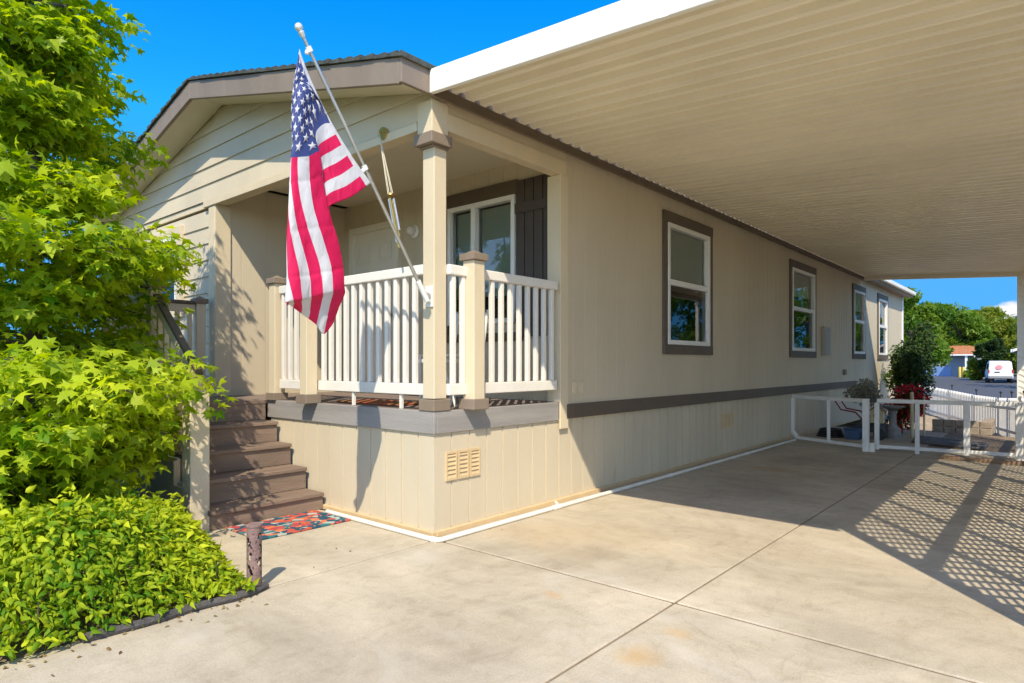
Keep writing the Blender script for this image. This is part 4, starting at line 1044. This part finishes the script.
def bush(name,label,cat,c,rad,n,size,m,kind='oval',group=None,flowers=None,stem=True,shell=.5,seed_l=5,up=.4):
    t=thing(name,label,cat,(c[0],c[1],0),group)
    lob=[(np.array([random.gauss(0,.42),random.gauss(0,.42),random.gauss(.0,.42)]),random.uniform(.38,.62)) for _ in range(seed_l+4)]
    lob=[(unit(a)*min(.62,np.linalg.norm(a)),r) for a,r in lob]
    P=[];O=[];T_=[]
    for a,r in lob:
        k=int(n/len(lob)); d=unit(rng.normal(0,1,(k,3))); rr=r*rng.uniform(shell,1.0,(k,1))
        P.append((a+d*rr)*np.array(rad)+np.array(c)); O.append(d); T_.append(np.clip(rng.normal(random.gauss(.48,.16),.18,k)+.08*d[:,2],0,1))
    P=np.concatenate(P);O=np.concatenate(O);T_=np.concatenate(T_)
    ok=P[:,2]>.02; P,O,T_=P[ok],O[ok],T_[ok]
    leaves('foliage',kind,P,size,O,m,t,up=up,jit=.5,tone=T_)
    if flowers:
        fm_,fn,fs=flowers; idx=rng.integers(0,len(P),fn); leaves('flowers','oval',P[idx]+O[idx]*.03,fs,O[idx],fm_,t,up=.3,jit=.7)
    if stem:
        q=MB()
        for _ in range(5):
            e=(c[0]+random.uniform(-.3,.3)*rad[0],c[1]+random.uniform(-.3,.3)*rad[1],c[2]+rad[2]*.2)
            q.tube([(c[0]+random.uniform(-.05,.05),c[1]+random.uniform(-.05,.05),-.04 if c[1]<11 else -.5),((c[0]+e[0])/2,(c[1]+e[1])/2,e[2]*.5),e],[.016,.012,.005],6)
        q.build('stem',M['bark'],t)
    return t
# understorey in the shade under the young tree
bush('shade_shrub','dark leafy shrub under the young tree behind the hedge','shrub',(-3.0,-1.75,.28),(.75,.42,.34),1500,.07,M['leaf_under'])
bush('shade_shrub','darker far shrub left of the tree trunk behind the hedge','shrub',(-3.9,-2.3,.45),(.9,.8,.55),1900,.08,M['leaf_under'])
# red flowering bush, pale bush and little tree at the end of the home
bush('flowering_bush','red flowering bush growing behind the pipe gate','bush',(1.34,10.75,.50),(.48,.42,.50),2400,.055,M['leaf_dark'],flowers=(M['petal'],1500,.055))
bush('pale_bush','pale leaved bush left of the red flowers by the wall','bush',(.72,10.7,.78),(.34,.34,.30),1100,.06,M['pale_leaf'])
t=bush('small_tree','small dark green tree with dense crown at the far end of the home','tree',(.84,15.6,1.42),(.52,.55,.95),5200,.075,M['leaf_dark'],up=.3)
bush('light_shrub','light green loose shrub between the far wall corner and the small tree','shrub',(.42,15.9,1.15),(.34,.34,.62),1100,.07,M['leaf_far'])

# ------------------------------------------------------------------ trees across the street
def far_tree(label,x,y,h,rad,n,size,m,name='shade_tree',lobes=26):
    t=thing(name,label,'tree',(x,y,0),'trees across the street')
    q=MB(); q.tube([(x,y,-.6),(x+.1,y,h*.3),(x,y+.1,h*.6),(x,y,h*.85)],[.22,.17,.11,.03],8)
    P=[];O=[];T_=[]
    for k in range(lobes):
        zz=h*random.uniform(.12,.90); prof=math.sin(math.pi*min(.97,(zz/h+.10)/1.12))**.6
        an=random.uniform(0,6.283); rr=rad*prof*random.uniform(.35,.95)
        c=np.array([x+rr*math.cos(an)*.8,y+rr*math.sin(an)*.8,zz]); r=rad*random.uniform(.26,.42)
        q.tube([(x,y,zz*.7),((x+c[0])/2,(y+c[1])/2,zz*.86),tuple(c)],[.07,.045,.015],5)
        kk=int(1.5*n/lobes); d=unit(rng.normal(0,1,(kk,3))); P.append(c+d*r*rng.uniform(.35,1.0,(kk,1))*np.array([1,1,.72])); O.append(d); T_.append(np.clip(rng.normal(random.gauss(.5,.17),.18,kk)+.08*d[:,2],0,1))
    q.build('trunk',M['bark'],t,smooth=True)
    leaves('crown','tuft',np.concatenate(P),size,np.concatenate(O),m,t,up=.5,jit=.6,tone=np.concatenate(T_),droop=.1)
    return t
for a in [('broad tall green tree behind the small tree at the end of the home',-4.22,48,6.9,2.9,7000,.20,M['leaf_far']),
  ('dense green tree rising above the orange tile roof',-4.9,84,8.6,4.0,6500,.28,M['leaf_far']),
  ('yellow green tree with a thin airy top in the middle of the street view',-4.0,96,8.4,4.2,5500,.32,M['leaf_far2']),
  ('yellow green tree behind the van, below the white clouds',-1.2,92,7.0,4.0,5500,.30,M['leaf_far2']),
  ('lower green tree rising behind the grey gabled house',2.4,84,6.6,3.6,5000,.28,M['leaf_far2']),
  ('dark narrow tree just left of the grey gabled house',-.5,59,3.6,1.0,2600,.2,M['leaf_dark']),
  ('wide tree far behind the orange roofed house',-12.5,88,9.6,4.8,5000,.34,M['leaf_far']),
  ('tree farthest along the street beyond the carport post',8.5,88,8.2,4.4,4500,.32,M['leaf_far'])]: far_tree(*a)

# unseen trees, added so the window panes mirror foliage instead of open sky
def belt(name,label,cat,pts,h,n,m,kind=None):
    t=thing(name,label,cat,(*pts[0],0)); P=[];O=[];q=MB()
    for (x,y) in pts:
        q.tube([(x,y,-.06),(x+.1,y,h*.5),(x,y+.1,h*.8)],[.14,.10,.04],7)
        for _ in range(5):
            c=np.array([x+random.gauss(0,.8),y+random.gauss(0,.9),h*random.uniform(.2,.85)]); k=n//(5*len(pts)); d=unit(rng.normal(0,1,(k,3)))
            P.append(c+d*rng.uniform(.5,1.1,(k,1))*np.array([1.1,1.2,.9])); O.append(d)
    P=np.concatenate(P);O=np.concatenate(O); ok=P[:,2]>.05
    q.build('trunk',M['bark'],t); leaves('foliage','tuft',P[ok],.2,O[ok],m,t,up=.4,jit=.6,droop=.1)
    return t
belt('reflection_hedge','unseen tall hedge trees beyond the carport, added for the side pane reflections','hedge',[(12.5+random.uniform(-.5,.5),-5+2.1*k) for k in range(16)],7.5,14000,M['leaf_far'])
belt('reflection_trees','unseen row of trees in front of the porch, added for the porch pane reflection','trees',[(-34+2.4*k,-19+random.uniform(-1,1)) for k in range(13)],10.5,15000,M['leaf_far'])

belt('reflection_trees','unseen row of trees far beyond the carport, added for the far pane reflections','trees',[(4.8+1.9*k,40+random.uniform(-1,2)+.3*k) for k in range(11)],9.5,12000,M['leaf_far'])
# ------------------------------------------------------------------ houses and van across the street
M['bluehouse']=mat('blue grey siding',(.17,.21,.27),.7,.08,3); M['orangeroof']=mat('orange tile roof',(.42,.16,.06),.85,.3,3,.6,20)
M['bluedoor']=mat('blue garage door',(.13,.22,.42),.5,.05,2); M['greyhouse']=mat('grey siding',(.30,.31,.34),.7,.06,3); M['greyroof']=mat('grey shingle roof',(.13,.13,.14),.9,.3,4,.5,20)
M['whitetrim']=mat('white house trim',(.75,.75,.74),.5)
M['yellow']=mat('yellow bollard paint',(.65,.45,.04),.5,.1,6)
M['darkglass']=mat('dark window glass',(.02,.025,.03),.08)
hs=thing('orange_roof_house','blue grey house with orange tile roof across the street','house',(-6.5,83,0))
X,Y=-9.6,78.0
MB().box(X,X+6.6,Y,Y+8,-.05,2.35).build('wall',M['bluehouse'],hs)
q=MB(); q.prism([(Y-.6,2.30),(Y+4,3.35),(Y+8.6,2.30),(Y+8.6,2.20),(Y+4,3.2),(Y-.6,2.18)],'x',X-.4,X+7.3); q.build('roof',M['orangeroof'],hs)
MB().box(X+1.9,X+4.5,Y-.06,Y-.003,-.03,1.0).build('garage_panel',M['bluedoor'],hs,bevel=.01)
wq=MB().box(X+2.9,X+4.2,Y-.05,Y-.003,1.25,2.1).build('window',M['whitetrim'],hs); MB().box(X+3.0,X+3.5,Y-.062,Y-.051,1.33,2.02).box(X+3.6,X+4.1,Y-.062,Y-.051,1.33,2.02).build('pane',M['darkglass'],wq)
MB().box(X+5.9,X+6.1,Y-2.2,Y-2.0,-.05,2.2).build('porch_post',M['whitetrim'],hs); q=MB().box(X+4.7,X+7.4,Y-2.4,Y-.62,2.18,2.30); q.build('porch_roof',M['whitetrim'],hs)
for k,(bx,lab) in enumerate(((-4.15,'yellow bollard before the orange roofed house, left one'),(-3.85,'yellow bollard before the orange roofed house, right one beside the porch post'))):
    o=MB().lathe([(0,-.05),(.11,-.05),(.11,.95),(.07,1.03),(0,1.05)],(bx+.25,73.5,0),12).build('bollard',M['yellow'],smooth=True); tag(o,lab,'bollard','yellow bollards')
gh=thing('grey_house','grey gabled house with white eaves behind the parked van','house',(4.6,54,0))
X,Y=1.65,53.2
q=MB().box(X,X+6,Y,Y+9,-.05,2.35); q.prism([(X,2.35),(X+6,2.35),(X+3,3.45)],'y',Y,Y+9); q.build('wall',M['greyhouse'],gh)
q=MB(); q.prism([(X-.5,2.22),(X+3,3.52),(X+6.5,2.22),(X+6.5,2.36),(X+3,3.66),(X-.5,2.36)],'y',Y-.5,Y+9.4); q.build('roof',M['greyroof'],gh)
q=MB(); q.prism([(X-.5,2.16),(X+3,3.44),(X+6.5,2.16),(X+6.5,2.34),(X+3,3.62),(X-.5,2.34)],'y',Y-.56,Y-.505); q.box(X-.62,X-.502,Y-.5,Y+9.4,2.14,2.34); q.build('white_eave',M['whitetrim'],gh)
wq=MB().box(X+.55,X+1.5,Y-.05,Y-.003,.9,1.95).build('window',M['whitetrim'],gh); MB().box(X+.63,X+1.42,Y-.062,Y-.051,.98,1.87).build('pane',M['darkglass'],wq)
sh_=thing('garden_shed','small pale roofed shed among the trees left of the grey house','shed',(-1.7,62,0))
q=MB().box(-1.5,-.5,61,63,-.05,2.0); q.build('wall',M['greyhouse'],sh_); q=MB(); q.prism([(-1.7,1.85),(-1.0,2.35),(-.3,1.85),(-.3,1.95),(-1.0,2.47),(-1.7,1.95)],'y',60.7,63.3); q.build('roof',M['whitetrim'],sh_)
bush('street_shrub','rounded yellow green shrub across the street left of the van','shrub',(-1.5,60,1.0),(.6,.6,1.0),1400,.22,M['leaf_far2'],kind='tuft',group='shrubs across the street')
bush('street_shrub','low green shrub by the yellow bollards across the street','shrub',(-2.75,72,.25),(.8,.8,.45),1200,.25,M['leaf_far'],kind='tuft',group='shrubs across the street')

# white van seen from behind
van=thing('parked_van','white van with a round pink emblem on its back parked across the street','van',(.32,53.5,0))
van.rotation_euler=(0,0,R_(7)); van.scale=(.76,.76,.84)
M['vanpaint']=mat('white van paint',(.72,.71,.72),.55,.03,2); M['tyre']=mat('tyre rubber',(.02,.02,.02),.85); M['lampred']=mat('red tail lamp',(.35,.02,.02),.2); M['pink']=mat('pink red emblem',(.62,.20,.22),.5)
def vb(mb,name,m,bevel=0,smooth=False,par=None):
    o=mb.build(name,m,None,bevel,smooth); o.parent=par or van; return o
# side profile (y along the van, z up), extruded in x with a tumblehome
pr=[(-2.2,.36),(-2.28,.55),(-2.26,.95),(-2.12,1.60),(-1.95,1.76),(-.4,1.84),(.75,1.76),(1.35,1.18),(2.1,.98),(2.25,.72),(2.22,.36)]
q=MB(); nn=len(pr); v=[]
for sx,ins in ((-1,0),(1,0)):
    for (yy,zz) in pr: v.append((sx*(.92-(.13*max(0,zz-1.0)/.8)),yy,zz))
q.add(v,[tuple(range(nn)),tuple(range(2*nn-1,nn-1,-1))]+[(i,i+nn,(i+1)%nn+nn,(i+1)%nn) for i in range(nn)])
vb(q,'body',M['vanpaint'],.07)
q=MB().add([(-.66,-2.235,1.10),(.66,-2.235,1.10),(.60,-2.15,1.52),(-.60,-2.15,1.52)],[(0,1,2,3)]); q.add([(-.66,-2.225,1.10),(.66,-2.225,1.10),(.60,-2.14,1.52),(-.60,-2.14,1.52)],[(3,2,1,0)])
vb(q,'rear_door',M['vanpaint'])
q=MB(); v=[(0,-2.245,1.28)]; 
for k in range(20): v.append((.26*math.cos(k*math.pi/10)-.12,-2.245+.0+.055*(.19*math.sin(k*math.pi/10))/.2,1.30+.19*math.sin(k*math.pi/10)))
v[0]=(-.12,-2.245,1.30); q.add(v,[(0,1+k,1+(k+1)%20) for k in range(20)]); vb(q,'emblem',M['pink'])
for s in (-1,1):
    vb(MB().box(s*.80,s*.93,-2.29,-2.2,.82,1.12),'tail_lamp',M['lampred'],.02)
    for yy in (-1.4,1.4): vb(MB().tube([(s*.72,yy,.33),(s*.93,yy,.33)],.33,20),'wheel',M['tyre'],0,True)
    vb(MB().add([(s*.901,-1.7,1.15),(s*.901,.6,1.15),(s*.828,.4,1.6),(s*.828,-1.6,1.6)],[(0,1,2,3)]),'side_window',M['darkglass'])
vb(MB().box(-.85,.85,-2.36,-2.2,.40,.60),'bumper',mat('grey bumper',(.25,.25,.26),.6),.03)
vb(MB().box(-.45,-.05,-2.30,-2.27,.86,.95),'plate_recess',M['darkglass'],.01)

# ------------------------------------------------------------------ sun, sky, camera
SUN=Vector((.60,-.74,1.0)).normalized()
el=math.asin(SUN.z); az=math.atan2(SUN.x,SUN.y)
ld=bpy.data.lights.new('sun','SUN'); ld.energy=2.05; ld.angle=R_(.53); ld.color=(1.0,.905,.735)
lo=bpy.data.objects.new('sun',ld); col.objects.link(lo); lo.rotation_euler=SUN.to_track_quat('Z','Y').to_euler(); lo.location=(20,-20,30)
W=bpy.data.worlds.new('World'); sc.world=W; W.use_nodes=True; nt=W.node_tree; N=nt.nodes; L=nt.links
bg=N['Background']; bg.inputs['Strength'].default_value=0.15
sky=N.new('ShaderNodeTexSky'); sky.sky_type='NISHITA'; sky.sun_disc=False; sky.sun_elevation=el; sky.sun_rotation=az; sky.air_density=1.0; sky.dust_density=0.0; sky.ozone_density=4.0; sky.altitude=2500
hs_=N.new('ShaderNodeHueSaturation'); hs_.inputs['Saturation'].default_value=1.35; hs_.inputs['Value'].default_value=1.0
vmul=N.new('ShaderNodeMix'); vmul.data_type='RGBA'; vmul.blend_type='MULTIPLY'; vmul.inputs[0].default_value=1; vmul.inputs[7].default_value=(.62,.86,1.05,1)
L.new(sky.outputs[0],hs_.inputs['Color'])
# a few small cumulus clouds low over the street
tc=N.new('ShaderNodeTexCoord'); mp=N.new('ShaderNodeMapping'); mp.inputs['Scale'].default_value=(9,9,20); L.new(tc.outputs['Generated'],mp.inputs[0])
nz=N.new('ShaderNodeTexNoise'); nz.inputs['Scale'].default_value=1.6; nz.inputs['Detail'].default_value=7; nz.inputs['Roughness'].default_value=.55; L.new(mp.outputs[0],nz.inputs['Vector'])
def near_dir(v,r0,r1,flat=2.2):
    v=Vector(v).normalized()
    sb=N.new('ShaderNodeVectorMath'); sb.operation='SUBTRACT'; L.new(tc.outputs['Generated'],sb.inputs[0]); sb.inputs[1].default_value=v
    ml=N.new('ShaderNodeVectorMath'); ml.operation='MULTIPLY'; L.new(sb.outputs[0],ml.inputs[0]); ml.inputs[1].default_value=(1,1,flat)
    ln_=N.new('ShaderNodeVectorMath'); ln_.operation='LENGTH'; L.new(ml.outputs[0],ln_.inputs[0])
    mr=N.new('ShaderNodeMapRange'); mr.inputs['From Min'].default_value=r0; mr.inputs['From Max'].default_value=r1; mr.inputs['To Min'].default_value=.34; mr.inputs['To Max'].default_value=-.3; L.new(ln_.outputs['Value'],mr.inputs['Value']); return mr.outputs[0]
m1=near_dir((-.058,1.27,.082),0,.065); m2=near_dir((-.138,1.20,.100),0,.035); m3=near_dir((.25,1.2,.12),0,.2)
mxm=N.new('ShaderNodeMath'); mxm.operation='MAXIMUM'; L.new(m1,mxm.inputs[0]); L.new(m2,mxm.inputs[1]); mx2=N.new('ShaderNodeMath'); mx2.operation='MAXIMUM'; L.new(mxm.outputs[0],mx2.inputs[0]); L.new(m3,mx2.inputs[1])
ad=N.new('ShaderNodeMath'); L.new(nz.outputs['Fac'],ad.inputs[0]); L.new(mx2.outputs[0],ad.inputs[1])
cr=N.new('ShaderNodeMapRange'); cr.interpolation_type='SMOOTHSTEP'; cr.inputs['From Min'].default_value=.58; cr.inputs['From Max'].default_value=.78; L.new(ad.outputs[0],cr.inputs['Value'])
cm=N.new('ShaderNodeMix'); cm.data_type='RGBA'; L.new(cr.outputs[0],cm.inputs[0]); L.new(hs_.outputs[0],vmul.inputs[6])
# the half of the sky away from the sun is the deep clear blue one; towards the sun it whitens
cap=N.new('ShaderNodeMix'); cap.data_type='RGBA'; cap.blend_type='DARKEN'; cap.inputs[0].default_value=1; L.new(vmul.outputs[2],cap.inputs[6]); cap.inputs[7].default_value=(.22,1.08,2.3,1)
tcs=N.new('ShaderNodeTexCoord'); dp=N.new('ShaderNodeVectorMath'); dp.operation='DOT_PRODUCT'; L.new(tcs.outputs['Generated'],dp.inputs[0]); dp.inputs[1].default_value=Vector((-SUN.x,-SUN.y,0)).normalized()
mrs=N.new('ShaderNodeMapRange'); mrs.interpolation_type='SMOOTHSTEP'; mrs.inputs['From Min'].default_value=-.15; mrs.inputs['From Max'].default_value=.35; L.new(dp.outputs['Value'],mrs.inputs['Value'])
mxs=N.new('ShaderNodeMix'); mxs.data_type='RGBA'; L.new(mrs.outputs[0],mxs.inputs[0]); L.new(sky.outputs[0],mxs.inputs[6]); L.new(cap.outputs[2],mxs.inputs[7]); L.new(mxs.outputs[2],cm.inputs[6]); cm.inputs[7].default_value=(*(2.3,2.3,2.35),1); L.new(cm.outputs[2],bg.inputs['Color'])

cd=bpy.data.cameras.new('camera'); cam=bpy.data.objects.new('camera',cd); col.objects.link(cam); sc.camera=cam
cam.location=(3.6226,-3.3024,1.32); cam.rotation_euler=(R_(90),0,R_(40.674)); cd.sensor_width=36; cd.lens=36*637.7/1024; cd.shift_y=(364-341.5)/1024; cd.clip_end=2000; cd.clip_start=.05
sc.view_settings.view_transform='Standard'; sc.view_settings.look='None'; sc.view_settings.exposure=1.54; sc.view_settings.gamma=1
sc.render.resolution_x=1024; sc.render.resolution_y=683
cy_=sc.cycles; sc.render.engine='CYCLES'; cy_.max_bounces=10; cy_.diffuse_bounces=6; cy_.transparent_max_bounces=12; cy_.glossy_bounces=4; cy_.use_denoising=True; cy_.sample_clamp_indirect=8
